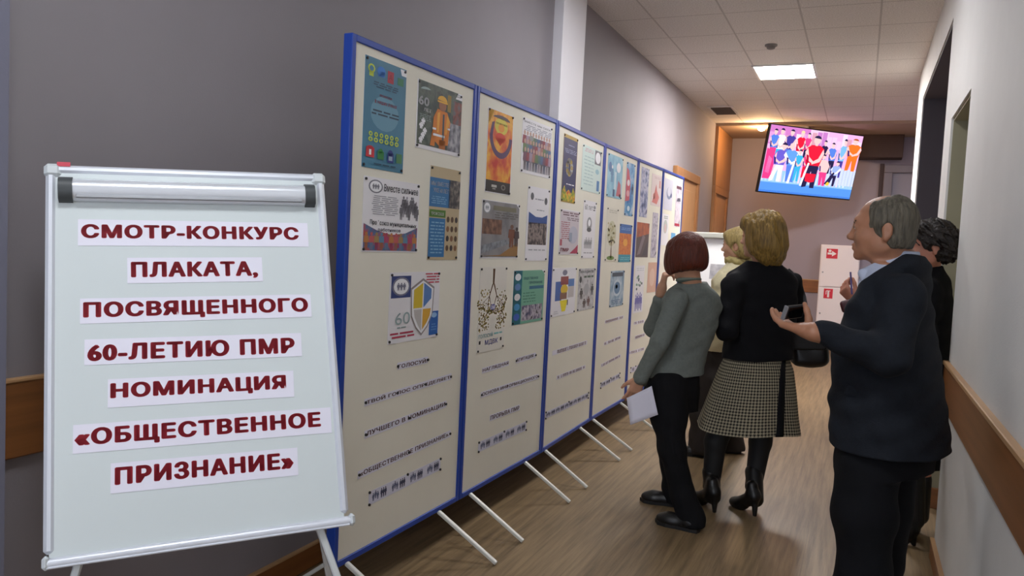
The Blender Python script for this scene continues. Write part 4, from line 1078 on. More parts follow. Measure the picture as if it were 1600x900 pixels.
# ================================================================== people: solid fields meshed by surface nets
class Field:
    def __init__(s, lo, hi, h):
        s.lo = np.array(lo, np.float32); s.h = h
        n = np.ceil((np.array(hi) - np.array(lo)) / h).astype(int) + 1
        s.n = n
        s.ax = [s.lo[i] + h * np.arange(n[i], dtype=np.float32) for i in range(3)]
        s.f = np.full(tuple(n), 1.0, np.float32)
    def _reg(s, lo, hi, m):
        sl, ok = [], True
        for i in range(3):
            a = max(0, int(math.floor((lo[i] - m - s.lo[i]) / s.h)))
            b = min(int(s.n[i]), int(math.ceil((hi[i] + m - s.lo[i]) / s.h)) + 1)
            if b <= a:
                ok = False
            sl.append(slice(a, b))
        if not ok:
            return None, None
        X = s.ax[0][sl[0]][:, None, None]; Y = s.ax[1][sl[1]][None, :, None]; Z = s.ax[2][sl[2]][None, None, :]
        return tuple(sl), (X, Y, Z)
    def put(s, prim, k=0.02, op='add'):
        fn, lo, hi = prim
        sl, P = s._reg(lo, hi, k + 3 * s.h + 0.01)
        if sl is None:
            return s
        d = fn(*P).astype(np.float32)
        a = s.f[sl]
        if op == 'sub':
            d = -d
            h = np.maximum(k - np.abs(a - d), 0) / k
            s.f[sl] = np.maximum(a, d) + h * h * k * 0.25
        else:
            h = np.maximum(k - np.abs(a - d), 0) / k
            s.f[sl] = np.minimum(a, d) - h * h * k * 0.25
        return s
    def cut(s, prim, k=0.02):
        return s.put(prim, k, 'sub')
    def plane(s, p, n):
        """keep the side the normal points away from"""
        n = np.array(n, float); n /= np.linalg.norm(n)
        X = s.ax[0][:, None, None]; Y = s.ax[1][None, :, None]; Z = s.ax[2][None, None, :]
        s.f = np.maximum(s.f, ((X - p[0]) * n[0] + (Y - p[1]) * n[1] + (Z - p[2]) * n[2]).astype(np.float32))
        return s
    def ripple(s, amp, dirs):
        X = s.ax[0][:, None, None]; Y = s.ax[1][None, :, None]; Z = s.ax[2][None, None, :]
        t = 0
        for kx, ky, kz, ph in dirs:
            t = t + np.sin(kx * X + ky * Y + kz * Z + ph)
        s.f += (amp * t / len(dirs)).astype(np.float32)
        return s
    def mesh(s):
        f = s.f; S = f < 0
        nx, ny, nz = f.shape
        cs = np.zeros((nx - 1, ny - 1, nz - 1), np.int8)
        offs = [(i, j, k) for i in (0, 1) for j in (0, 1) for k in (0, 1)]
        for i, j, k in offs:
            cs += S[i:nx - 1 + i, j:ny - 1 + j, k:nz - 1 + k]
        act = (cs > 0) & (cs < 8)
        I, J, Kk = np.nonzero(act)
        idx = np.full(act.shape, -1, np.int32); idx[I, J, Kk] = np.arange(len(I))
        val = {o: f[I + o[0], J + o[1], Kk + o[2]] for o in offs}
        acc = np.zeros((len(I), 3)); cnt = np.zeros(len(I))
        for o in offs:
            for a in range(3):
                if o[a] == 0:
                    q = list(o); q[a] = 1; q = tuple(q)
                    va, vb = val[o], val[q]
                    c = (va < 0) != (vb < 0)
                    t = np.where(c, va / np.where(c, va - vb, 1), 0)
                    pt = np.tile(np.array(o, float), (len(I), 1)); pt[:, a] += t
                    acc[c] += pt[c]; cnt[c] += 1
        P = (np.stack([I, J, Kk], 1) + acc / cnt[:, None]) * s.h + s.lo
        quads = []
        for a in range(3):
            b, c = (a + 1) % 3, (a + 2) % 3
            s0 = [slice(None)] * 3; s1 = [slice(None)] * 3
            s0[a] = slice(0, -1); s1[a] = slice(1, None)
            for t in (b, c):
                s0[t] = slice(1, -1); s1[t] = slice(1, -1)
            A, B = S[tuple(s0)], S[tuple(s1)]
            E = np.argwhere(A != B)
            if not len(E):
                continue
            fl = A[tuple(E.T)]
            base = E.copy(); base[:, b] += 1; base[:, c] += 1
            def cell(db, dc):
                q = base.copy(); q[:, b] -= db; q[:, c] -= dc
                return idx[q[:, 0], q[:, 1], q[:, 2]]
            Q = np.stack([cell(1, 1), cell(0, 1), cell(0, 0), cell(1, 0)], 1)
            Q[~fl] = Q[~fl][:, ::-1]
            quads.append(Q)
        return P, np.concatenate(quads)
    def build(s, name, material, parent=None, origin=None):
        P, Q = s.mesh()
        org = np.array(parent['_o'] if parent is not None else origin)
        P = P - org
        me = bpy.data.meshes.new(name)
        me.vertices.add(len(P)); me.vertices.foreach_set('co', P.astype(np.float32).ravel())
        me.loops.add(Q.size); me.loops.foreach_set('vertex_index', Q.astype(np.int32).ravel())
        me.polygons.add(len(Q))
        me.polygons.foreach_set('loop_start', np.arange(0, Q.size, 4, dtype=np.int32))
        me.polygons.foreach_set('use_smooth', np.ones(len(Q), bool))
        me.materials.append(material)
        me.update(calc_edges=True); me.validate()
        return link(name, me, parent, org)

def rc(a, b, ra, rb=None):
    """tapered round limb"""
    rb = ra if rb is None else rb
    a = np.array(a, float); b = np.array(b, float); d = b - a; L2 = max(d @ d, 1e-9)
    def fn(X, Y, Z):
        t = ((X - a[0]) * d[0] + (Y - a[1]) * d[1] + (Z - a[2]) * d[2]) / L2
        t = np.clip(t, 0, 1)
        return np.sqrt((X - a[0] - t * d[0]) ** 2 + (Y - a[1] - t * d[1]) ** 2 + (Z - a[2] - t * d[2]) ** 2) - (ra + (rb - ra) * t)
    m = max(ra, rb)
    return fn, np.minimum(a, b) - m, np.maximum(a, b) + m
def el(c, r, M=None):
    c = np.array(c, float); r = np.array(r, float); M = np.eye(3) if M is None else np.array(M, float)
    def fn(X, Y, Z):
        x, y, z = X - c[0], Y - c[1], Z - c[2]
        q = [(M[0, i] * x + M[1, i] * y + M[2, i] * z) for i in range(3)]
        k0 = np.sqrt((q[0] / r[0]) ** 2 + (q[1] / r[1]) ** 2 + (q[2] / r[2]) ** 2)
        k1 = np.sqrt((q[0] / r[0] ** 2) ** 2 + (q[1] / r[1] ** 2) ** 2 + (q[2] / r[2] ** 2) ** 2)
        return k0 * (k0 - 1) / np.maximum(k1, 1e-6)
    m = max(r)
    return fn, c - m, c + m
def bx(c, r, M=None, rad=0.006):
    c = np.array(c, float); M = np.eye(3) if M is None else np.array(M, float)
    def fn(X, Y, Z):
        x, y, z = X - c[0], Y - c[1], Z - c[2]
        q = [np.abs(M[0, i] * x + M[1, i] * y + M[2, i] * z) - (r[i] - rad) for i in range(3)]
        return np.sqrt(sum(np.maximum(v, 0) ** 2 for v in q)) + np.minimum(np.maximum(np.maximum(q[0], q[1]), q[2]), 0) - rad
    m = float(np.linalg.norm(r))
    return fn, c - m, c + m
def loft(secs, yaw, p=2.3):
    """upright trunk: sections ((x, y, z), half width, half depth), width along the side axis at angle yaw"""
    secs = sorted(secs, key=lambda t: t[0][2])
    zz = np.array([t[0][2] for t in secs]); V = np.array([[t[0][0], t[0][1], t[1], t[2]] for t in secs])
    fine = np.linspace(zz[0], zz[-1], 400); F_ = np.stack([np.interp(fine, zz, V[:, i]) for i in range(4)], 1)
    w = max(3, int(0.04 / ((zz[-1] - zz[0]) / 400))) | 1
    pad = np.concatenate([np.repeat(F_[:1], w // 2, 0), F_, np.repeat(F_[-1:], w // 2, 0)])
    F_ = np.stack([np.convolve(pad[:, i], np.ones(w) / w, 'valid') for i in range(4)], 1)
    c, s_ = math.cos(yaw), math.sin(yaw)
    def fn(X, Y, Z):
        z = Z.ravel()
        cx, cy, rx, ry = [np.interp(z, fine, F_[:, i]).astype(np.float32)[None, None, :] for i in range(4)]
        x, y = X - cx, Y - cy
        u, v = x * c + y * s_, -x * s_ + y * c
        q = ((np.abs(u) / rx) ** p + (np.abs(v) / ry) ** p) ** (1 / p)
        d = (q - 1) * np.minimum(rx, ry)
        return np.maximum(d, np.maximum(zz[0] - Z, Z - zz[-1]))
    m = V[:, 2:].max()
    lo = np.array([V[:, 0].min() - m, V[:, 1].min() - m, zz[0]]); hi = np.array([V[:, 0].max() + m, V[:, 1].max() + m, zz[-1]])
    return fn, lo, hi
def basis(fwd, up=(0, 0, 1)):
    f_ = np.array(fwd, float); f_ /= np.linalg.norm(f_)
    l_ = np.cross(np.array(up, float), f_); l_ /= np.linalg.norm(l_)
    return np.stack([f_, l_, np.cross(f_, l_)], 1)       # columns forward, left, up
class Head:
    def __init__(s, c, fwd, up=(0, 0, 1), k=1.0):
        s.c = np.array(c, float); s.M = basis(fwd, up); s.k = k
    def p(s, x, y, z):
        return s.c + s.M @ (np.array([x, y, z]) * s.k)
    def e(s, c, r):
        return el(s.p(*c), np.array(r) * s.k, s.M)
    def r(s, a, b, ra, rb=None):
        return rc(s.p(*a), s.p(*b), ra * s.k, (ra if rb is None else rb) * s.k)
    def sculpt(s, F, female=False):
        F.put(s.e((-.014, 0, .034), (.098, .076, .084)), .01)
        F.put(s.e((.028, 0, -.028), (.066, .061, .084)), .03)
        F.put(s.e((.032, 0, -.082), (.048, .046 if not female else .041, .030)), .025)
        F.put(s.e((.077, 0, -.101), (.017, .019, .016)), .020)
        for y in (-1, 1):
            F.put(s.e((.058, y * .036, -.030), (.026, .022, .024)), .022)
            F.put(s.e((.0, y * .052, -.055), (.03, .014, .034)), .02)
        F.put(s.r((.078, -.034, .026), (.078, .034, .026), .014 if not female else .010), .022)
        for y in (-1, 1):
            F.cut(s.e((.101, y * .033, .003), (.021, .019, .015)), .014)
            F.put(s.e((.078, y * .033, .003), (.0135, .0145, .0125)), .004)
            F.put(s.r((.089, y * .020, .011), (.083, y * .047, .008), .003), .006)
        F.put(s.r((.088, 0, .012), (.106, 0, -.029), .0075, .011), .014)
        F.put(s.e((.108, 0, -.032), (.012, .012, .010)), .010)
        for y in (-1, 1):
            F.put(s.e((.099, y * .013, -.036), (.012, .008, .008)), .008)
        F.put(s.e((.091, 0, -.062), (.012, .022, .007)), .007)
        F.put(s.e((.090, 0, -.074), (.012, .019, .0075)), .007)
        F.cut(s.e((.104, 0, -.0678), (.013, .024, .0022)), .003)
        for y in (-1, 1):
            F.put(s.e((-.026, y * .077, -.012), (.018, .008, .029)), .010)
            F.cut(s.e((-.023, y * .087, -.009), (.010, .006, .018)), .006)
            F.put(s.e((-.020, y * .077, -.038), (.009, .006, .009)), .008)
        return s
    def neck(s, F, base, r0=.052, r1=.060):
        F.put(rc(s.p(-.022, 0, -.055), base, r0 * s.k, r1), .03)
        return s
    def eyes(s, body):
        for y in (-1, 1):
            m_ = MB()
            for cx, rr_, mm in ((.0795, .0125, mat('eye_white', (214, 206, 200), 0.2)), (.0875, .0064, mat('eye_iris', (70, 66, 60), 0.2))):
                cc = s.p(cx, y * .033, .0035); V, Fc = [], []
                for i in range(7):
                    for j in range(10):
                        a, b_ = math.pi * i / 6, 2 * math.pi * j / 10
                        V.append(cc + s.k * rr_ * np.array([math.sin(a) * math.cos(b_), math.sin(a) * math.sin(b_), math.cos(a)]))
                for i in range(6):
                    for j in range(10):
                        Fc.append((i * 10 + j, (i + 1) * 10 + j, (i + 1) * 10 + (j + 1) % 10, i * 10 + (j + 1) % 10))
                m_.add(V, Fc, mm, True)
            m_.build('eye', body)
        return s
def hand(F, w, d, n, t, curl, spread=0.16, k=1.0, thumb=(0.55, 0.75, 0.25), tcurl=0.35):
    """palm and five separate fingers: w wrist, d towards the fingers, n out of the palm, t thumb side"""
    w = np.array(w, float); d = np.array(d, float); d /= np.linalg.norm(d)
    n = np.array(n, float); n -= d * (n @ d); n /= np.linalg.norm(n)
    t0 = np.cross(d, n); t = t0 if t0 @ np.array(t, float) > 0 else -t0
    offs = [.030, .010, -.010, -.029]; lens = [.92, 1.0, .94, .76]
    F.put(rc(w - d * .02, w + d * .015, .026 * k, .024 * k), .015)
    for o, l in zip(offs, lens):
        kn = w + d * (.088 * k * (0.96 + 0.04 * l)) + t * o * k
        F.put(rc(w + d * .012 + t * o * .55 * k, kn, .0155 * k, .0115 * k), .014)
    F.put(el(w + d * .035 * k + t * .022 * k + n * .008 * k, np.array([.03, .016, .014]) * k, np.stack([d, t, n], 1)), .012)
    for i, (o, l) in enumerate(zip(offs, lens)):
        p = w + d * (.088 * k * (0.96 + 0.04 * l)) + t * o * k
        a = 0.0
        sp = spread * (1.5 - i) / 1.5 * .35
        dd = d * math.cos(sp) + t * math.sin(sp)
        for L, r0, r1, c in ((.043, .0098, .0088, curl[i]), (.027, .0088, .008, curl[i] * 1.1), (.021, .008, .0066, curl[i] * .7)):
            a += c
            q = p + (dd * math.cos(a) + n * math.sin(a)) * L * l * k
            F.put(rc(p, q, r0 * k, r1 * k), .004)
            p = q
    p = w + d * .022 * k + t * .026 * k
    v = d * thumb[0] + t * thumb[1] + n * thumb[2]; v /= np.linalg.norm(v)
    ax = d * .7 + n * .5 - t * .35
    for L, r0, r1 in ((.044, .0145, .0115), (.032, .0115, .0098), (.026, .0098, .0074)):
        q = p + v * L * k
        F.put(rc(p, q, r0 * k, r1 * k), .006)
        p = q
        v = v * math.cos(tcurl) + ax * math.sin(tcurl); v /= np.linalg.norm(v)
def limb(F, pts, rs, k=.02):
    for i in range(len(pts) - 1):
        F.put(rc(pts[i], pts[i + 1], rs[i], rs[i + 1]), k)
def shoe(parent, heel, toe, material, heel_h=0.0, w=.042, top=None, name='shoe', h=.005, shaft=None):
    """footwear on the floor from heel to toe; heel_h raises the back on a thin heel"""
    heel = np.array([heel[0], heel[1], 0.0]); toe = np.array([toe[0], toe[1], 0.0])
    d = toe - heel; L = np.linalg.norm(d); d /= L
    s_ = np.array([-d[1], d[0], 0])
    up_ = np.array([0, 0, 1.0])
    F = Field(np.minimum(heel, toe) - .12, np.maximum(heel, toe) + np.array([.12, .12, .40 if shaft else .22]), h)
    hz = up_ * heel_h
    ball = heel + d * L * .68
    F.put(rc(heel + d * .035 + hz + up_ * .036, ball + up_ * .030, .036, w), .02)
    F.put(el(ball + up_ * .030, (L * .26, w + .004, .030), np.stack([d, s_, up_], 1)), .02)
    F.put(el(heel + d * L * .84 + up_ * .026, (L * .15, w * .86, .026), np.stack([d, s_, up_], 1)), .02)
    F.put(rc(heel + d * .055 + hz + up_ * .05, heel + d * .06 + hz + up_ * .085, .036, .032), .02)
    if shaft is not None:
        for a, b_, r0, r1 in shaft:
            F.put(rc(a, b_, r0, r1), .02)
    if heel_h > 0:
        F.put(rc(heel + d * .03 + hz + up_ * .02, heel + d * .022 + up_ * .004, .022, .011), .012)
        F.plane((0, 0, 0.001), (0, 0, -1))
    else:
        F.plane((0, 0, 0.001), (0, 0, -1))
    o = F.build(name, material, parent)
    if heel_h == 0:
        sm = MB()
        ol = [heel + d * (L * a) + s_ * b_ for a, b_ in ((-.02, 0), (0.0, .03), (.15, .036), (.45, .038), (.7, .048), (.9, .04), (1.02, 0))]
        ol += [heel + d * (L * a) - s_ * b_ for a, b_ in ((.9, .036), (.7, .044), (.45, .034), (.15, .036), (0.0, .03))]
        k_ = len(ol)
        V = [tuple(p) for p in ol] + [tuple(p + up_ * .018) for p in ol]
        sm.add(V, [tuple(range(k_))[::-1], tuple(range(k_, 2 * k_))] + [(i, (i + 1) % k_, k_ + (i + 1) % k_, k_ + i) for i in range(k_)], mat('shoe_sole', (20, 19, 20), 0.7))
        sm.build('sole', o)
    return o
skinw = mat('skin_fair', (194, 146, 118), 0.5, noise=0.06, nscale=30, sss=0.15)
skinm = mat('skin_tanned', (168, 118, 90), 0.48, noise=0.08, nscale=30, sss=0.15)
black = mat('black_knit', (15, 15, 19), 0.85, bump=0.25, bscale=240, spec=0.2)
blacktr = mat('black_trouser_cloth', (17, 17, 20), 0.85, bump=0.15, bscale=300, spec=0.2)
leather = mat('black_leather', (16, 15, 16), 0.38, bump=0.1, bscale=120)
def hair_mat(name, c, rough=0.45, amt=.35, sc_=(60, 60, 6)):
    return mat(name, c, rough, noise=amt, nscale=2.0, bump=0.6, bscale=2.6, stretch=sc_, spec=0.35)

# ---------------------------------------------------------------- woman in the grey jumper
Ya = 4.2
hA = (-.72, .69, 0)
yawA = math.atan2(.72, .69)
headA = Head((-0.847, 4.180, 1.413), (-.78, .60, -.22), k=.97)
nbA = (-0.815, 4.220, 1.261)
F = Field((-1.45, 3.75, 0.04), (-.45, 4.75, 1.66), .0055)
headA.sculpt(F, True).neck(F, nbA, .046, .054)
F.put(loft([((-0.814, 4.240, 1.240), .10, .07), ((-0.816, 4.270, 1.177), .135, .075), ((-0.827, 4.285, 1.036), .115, .075), ((-0.855, 4.275, 0.894), .105, .072), ((-0.877, 4.250, 0.773), .11, .075), ((-0.886, 4.230, 0.652), .11, .075)], yawA), .03)
aN = [(-0.859, 4.080, 1.189), (-0.922, 4.020, 0.965), (-1.014, 4.030, 0.770)]
aF = [(-0.768, 4.400, 1.181), (-1.056, 4.440, 0.996), (-0.993, 4.300, 1.232)]
limb(F, aN, [.045, .036, .026]); limb(F, aF, [.045, .036, .026])
hand(F, aN[2], (-.30, -.05, -.85), (-.5, .85, .1), (-.8, -.5, .1), (.30, .34, .40, .45), k=.93, thumb=(.75, .5, .45))
hand(F, (-0.993, 4.300, 1.225), (.18, -.12, .95), (.5, .25, -.2), (-.5, .7, .2), (1.0, 1.1, 1.1, 1.0), k=.93, thumb=(.8, .5, .3))
for hip, kn, an in (((-0.881, 4.120, 0.745), (-0.838, 4.080, 0.411), (-0.736, 4.100, 0.090)), ((-0.893, 4.340, 0.712), (-0.916, 4.380, 0.369), (-0.880, 4.420, 0.042))):
    limb(F, [hip, kn, an], [.055, .045, .036])
pA = F.build('person', skinw, None, (-0.832, 4.250, -0.023))
tag(pA, 'woman with a red-brown bob in a grey jumper and black trousers', 'person')
headA.eyes(pA)
# hair: smooth bob
F = Field(headA.c - .2, headA.c + .2, .0045)
F.put(headA.e((-.018, 0, .036), (.112, .094, .098)), .01)
F.put(headA.e((-.030, 0, -.030), (.098, .098, .088)), .04)
F.put(headA.e((.05, 0, .055), (.055, .08, .055)), .03)
for y in (-1, 1):
    F.put(headA.e((.035, y * .078, -.03), (.055, .026, .07)), .03)
F.cut(headA.e((.13, 0, -.045), (.080, .068, .085)), .015)
F.cut(headA.e((-.03, 0, -.155), (.16, .16, .07)), .02)
F.ripple(.0018, [(230, 60, 40, 0), (60, 240, 30, 1), (150, -170, 20, 2)])
F.build('hair', hair_mat('red_brown_hair', (84, 32, 15), .45), pA)
# jumper
grey = mat('grey_knit', (112, 118, 113), 0.9, noise=0.08, nscale=60, bump=0.3, bscale=260, spec=0.2)
F = Field((-1.45, 3.75, 0.7), (-.45, 4.75, 1.45), .0055)
F.put(loft([((-0.811, 4.230, 1.282), .066, .062), ((-0.810, 4.230, 1.258), .10, .075), ((-0.813, 4.240, 1.226), .150, .092), ((-0.817, 4.260, 1.163), .176, .108), ((-0.828, 4.270, 1.030), .160, .112), ((-0.856, 4.260, 0.903), .146, .108), ((-0.875, 4.240, 0.827), .154, .116), ((-0.883, 4.230, 0.722), .168, .124)], yawA), .03)
hp = np.array((-0.881, 4.220, 0.769)); F.ripple(.0045, [(40, 10, 55, 0), (-30, 40, 48, 1), (20, 25, -70, 2), (60, -20, 30, 4)]).plane(hp, (.10, 0, -1))
limb(F, aN, [.060, .050, .038], .012); limb(F, aF[:2] + [(-1.007, 4.330, 1.159)], [.062, .054, .040], .03)
F.put(rc(aN[2], (-1.024, 4.060, 0.751), .040, .039), .01)
F.cut(el(np.array((-0.830, 4.200, 1.302)), (.066, .066, .038)), .015)
F.ripple(.002, [(60, 30, 75, 0), (-50, 60, 68, 1), (40, 45, -90, 2)])
F.build('jumper', grey, pA)
F = Field((-1.0, 4.0, 1.25), (-.6, 4.5, 1.45), .005)
F.put(el(np.array((-0.830, 4.200, 1.291)), (.068, .068, .018), basis((-.7, .6, -.15))), .01)
F.build('collar', mat('sage_collar', (112, 122, 112), 0.85), pA)
# trousers
F = Field((-1.35, 3.85, 0.02), (-.55, 4.75, 0.98), .0055)
F.put(loft([((-0.875, 4.230, 0.814), .120, .080), ((-0.883, 4.220, 0.752), .150, .108), ((-0.890, 4.220, 0.646), .158, .118), ((-0.890, 4.220, 0.583), .15, .112)], yawA), .03)
limb(F, [(-0.890, 4.140, 0.714), (-0.874, 4.120, 0.569), (-0.836, 4.090, 0.393), (-0.775, 4.100, 0.178), (-0.713, 4.100, 0.040)], [.098, .092, .066, .062, .072], .03)
limb(F, [(-0.890, 4.320, 0.687), (-0.920, 4.340, 0.522), (-0.914, 4.380, 0.333), (-0.886, 4.410, 0.110), (-0.859, 4.420, 0.001)], [.095, .090, .064, .058, .064], .03)
F.ripple(.004, [(30, 20, 40, 0), (-25, 45, 30, 1), (50, -20, 55, 2)])
F.build('trousers', blacktr, pA)
shoe(pA, (-0.671, 4.060, 0.023), (-0.904, 4.100, -0.039), leather)
shoe(pA, (-0.829, 4.420, -0.019), (-1.066, 4.400, -0.046), leather)
# white sheet held in the near hand
q_ = [np.array(t) for t in ((-1.075, 4.000, 0.659), (-0.943, 3.985, 0.741), (-0.901, 3.985, 0.597), (-1.044, 3.990, 0.522))]
m_ = MB(); nrm = np.cross(q_[1] - q_[0], q_[3] - q_[0]); nrm /= np.linalg.norm(nrm)
V = []
NS = 7
for side in (0, 1):
    for j in range(NS):
        for i in range(NS):
            a, b_ = i / (NS - 1), j / (NS - 1)
            p = (q_[0] * (1 - a) + q_[1] * a) * (1 - b_) + (q_[3] * (1 - a) + q_[2] * a) * b_
            V.append(p + nrm * (.0012 * side + .006 * math.sin(math.pi * a)))
fs = []
for j in range(NS - 1):
    for i in range(NS - 1):
        k_ = j * NS + i
        fs += [(k_, k_ + NS, k_ + NS + 1, k_ + 1), (k_ + NS * NS, k_ + 1 + NS * NS, k_ + NS + 1 + NS * NS, k_ + NS + NS * NS)]
ring = [i for i in range(NS)] + [j * NS + NS - 1 for j in range(1, NS)] + [(NS - 1) * NS + i for i in range(NS - 2, -1, -1)] + [j * NS for j in range(NS - 2, 0, -1)]
fs += [(ring[i], ring[(i + 1) % len(ring)], ring[(i + 1) % len(ring)] + NS * NS, ring[i] + NS * NS) for i in range(len(ring))]
m_.add(V, fs, mat('held_sheet_paper', (222, 220, 234), 0.7), True)
tag(m_.build('paper_sheet'), 'white sheet of paper held low by the woman in grey', 'paper sheet')

# ---------------------------------------------------------------- woman in the cream jumper, farther back
Yb = 5.7
headB = Head((-0.802, 5.700, 1.498), (-.97, .22, -.05), k=.98)
F = Field((-1.35, 5.25, 0.04), (-.25, 6.15, 1.70), .006)
headB.sculpt(F, True).neck(F, (-0.788, 5.720, 1.360), .048, .056)
yawB = math.atan2(.95, .3)
F.put(loft([((-0.795, 5.720, 1.341), .09, .08), ((-0.816, 5.720, 1.259), .16, .10), ((-0.839, 5.720, 1.057), .14, .10), ((-0.869, 5.720, 0.826), .125, .095), ((-0.872, 5.720, 0.596), .16, .12)], yawB), .03)
bN = [(-0.852, 5.560, 1.242), (-0.873, 5.520, 0.987), (-0.954, 5.440, 0.977)]
bF = [(-0.826, 5.920, 1.234), (-0.884, 5.940, 0.956), (-1.000, 5.860, 0.952)]
limb(F, bN, [.045, .036, .026]); limb(F, bF, [.045, .036, .026])
hand(F, bN[2], (-.9, -.1, .1), (0, .6, .8), (-.3, .8, .4), (.4, .45, .5, .5), k=.93)
hand(F, bF[2], (-.9, -.3, .1), (0, -.6, .8), (-.3, -.8, .4), (.4, .45, .5, .5), k=.93)
for hip, kn, an in (((-0.908, 5.620, 0.583), (-0.951, 5.600, 0.330), (-0.963, 5.600, 0.081)), ((-0.841, 5.820, 0.563), (-0.801, 5.840, 0.307), (-0.758, 5.840, 0.068))):
    limb(F, [hip, kn, an], [.08, .055, .04])
pB = F.build('person', skinw, None, (-0.870, 5.700, -0.030))
tag(pB, 'fair-haired woman in a cream jumper and dark trousers, half hidden behind the others', 'person')
headB.eyes(pB)
F = Field(headB.c - .2, headB.c + .2, .0055)
F.put(headB.e((-.020, 0, .038), (.112, .090, .096)), .01); F.put(headB.e((-.05, 0, -.02), (.085, .092, .085)), .03); F.put(headB.e((.05, 0, .07), (.05, .07, .04)), .02)
F.cut(headB.e((.125, 0, -.04), (.088, .09, .09)), .015); F.cut(headB.e((-.01, -.09, -.02), (.03, .03, .034)), .01); F.cut(headB.e((-.01, .09, -.02), (.03, .03, .034)), .01)
F.ripple(.003, [(180, 60, 40, 0), (60, 190, 30, 1), (120, -130, 60, 2)])
F.build('hair', hair_mat('ash_blonde_hair', (168, 146, 92)), pB)
F = Field((-1.35, 5.25, 0.75), (-.25, 6.15, 1.48), .006)
F.put(loft([((-0.789, 5.720, 1.378), .075, .07), ((-0.795, 5.720, 1.332), .12, .095), ((-0.812, 5.720, 1.268), .19, .125), ((-0.834, 5.720, 1.058), .185, .135), ((-0.863, 5.720, 0.873), .165, .13), ((-0.864, 5.720, 0.744), .17, .135)], yawB), .03)
limb(F, bN, [.07, .058, .042], .03); limb(F, bF, [.07, .058, .042], .03)
F.ripple(.006, [(40, 10, 55, 0), (-30, 40, 48, 1), (20, 25, -70, 2)])
F.cut(el(np.array((-0.805, 5.700, 1.399)), (.06, .06, .03)), .01)
F.build('jumper', mat('cream_knit', (214, 204, 168), 0.9, noise=0.06, nscale=50, bump=0.3, bscale=200), pB)
F = Field(np.array((-0.789, 5.720, 1.378)) - .13, np.array((-0.789, 5.720, 1.378)) + .13, .005)
for i in range(14):
    a = 2 * math.pi * i / 14; b_ = 2 * math.pi * (i + 1) / 14; c = np.array((-0.789, 5.720, 1.382))
    F.put(rc(c + np.array([.070 * math.cos(a), .070 * math.sin(a), .012 * math.sin(2 * a)]), c + np.array([.070 * math.cos(b_), .070 * math.sin(b_), .012 * math.sin(2 * b_)]), .024), .015)
F.ripple(.004, [(160, 50, 120, 0), (-90, 120, 90, 1)])
F.build('scarf', mat('straw_scarf', (176, 160, 104), 0.85, noise=0.2, nscale=40), pB)
F = Field((-1.3, 5.3, 0.02), (-.3, 6.1, 1.12), .006)
dkb = mat('dark_brown_cloth', (44, 37, 34), 0.85, bump=0.2, bscale=200)
F.put(loft([((-0.864, 5.720, 0.753), .16, .13), ((-0.871, 5.720, 0.573), .185, .15), ((-0.872, 5.720, 0.458), .185, .15)], yawB), .03)
limb(F, [(-0.906, 5.620, 0.551), (-0.948, 5.600, 0.285), (-0.952, 5.600, 0.055)], [.11, .085, .085], .03); limb(F, [(-0.848, 5.820, 0.530), (-0.798, 5.840, 0.260), (-0.760, 5.840, 0.030)], [.11, .085, .085], .03)
F.ripple(.005, [(30, 20, 40, 0), (-25, 45, 30, 1), (50, -20, 55, 2)])
F.build('trousers', dkb, pB)
shoe(pB, (-0.908, 5.620, 0.002), (-1.057, 5.560, -0.012), leather, h=.006)
shoe(pB, (-0.710, 5.860, -0.023), (-0.854, 5.800, -0.046), leather, h=.006)

# ---------------------------------------------------------------- woman in black with the houndstooth skirt
Yc = 4.62
yawC = math.atan2(.62, .79)
headC = Head((-0.526, 4.600, 1.545), (-.95, .30, -.05), k=.98)
F = Field((-1.05, 4.15, 0.04), (0.0, 5.1, 1.78), .0055)
headC.sculpt(F, True).neck(F, (-0.505, 4.630, 1.384), .05, .06)
F.put(loft([((-0.504, 4.630, 1.370), .11, .08), ((-0.508, 4.640, 1.305), .17, .10), ((-0.505, 4.640, 1.145), .15, .105), ((-0.500, 4.640, 0.964), .135, .10), ((-0.500, 4.640, 0.744), .18, .13), ((-0.514, 4.640, 0.632), .17, .12)], yawC), .03)
cN = [(-0.637, 4.480, 1.265), (-0.644, 4.400, 1.022), (-0.745, 4.620, 1.054)]
cF = [(-0.365, 4.840, 1.286), (-0.326, 4.860, 0.997), (-0.432, 4.980, 0.977)]
limb(F, cN, [.048, .038, .027]); limb(F, cF, [.048, .038, .027])
hand(F, cN[2], (-.1, .9, .3), (.8, .1, .3), (0, -.2, .9), (.5, .55, .6, .6), k=.95)
hand(F, cF[2], (-.8, .5, .1), (-.3, -.7, .3), (0, .1, .9), (.5, .55, .6, .6), k=.95)
for hip, kn, an in (((-0.592, 4.560, 0.708), (-0.685, 4.520, 0.373), (-0.696, 4.520, 0.091)), ((-0.457, 4.720, 0.700), (-0.459, 4.680, 0.372), (-0.479, 4.640, 0.096))):
    limb(F, [hip, kn, an], [.085, .055, .038])
pC = F.build('person', skinw, None, (-0.558, 4.600, -0.034))
tag(pC, 'blonde woman seen from behind in a black top and houndstooth skirt', 'person')
headC.eyes(pC)
F = Field(headC.c - .24, headC.c + .24, .0048)
F.put(headC.e((-.020, 0, .040), (.125, .105, .112)), .01); F.put(headC.e((-.055, 0, -.045), (.100, .108, .105)), .04); F.put(headC.e((-.055, -.02, -.115), (.075, .09, .06)), .04)
for y in (-1, 1):
    F.put(headC.e((.0, y * .082, -.03), (.05, .030, .085)), .03)
F.put(headC.e((.055, 0, .075), (.055, .085, .05)), .02)
F.cut(headC.e((.130, 0, -.04), (.092, .095, .095)), .015)
F.ripple(.008, [(70, 20, 26, 0), (20, 80, 20, 1), (50, -60, 34, 2), (110, 90, 30, 3)])
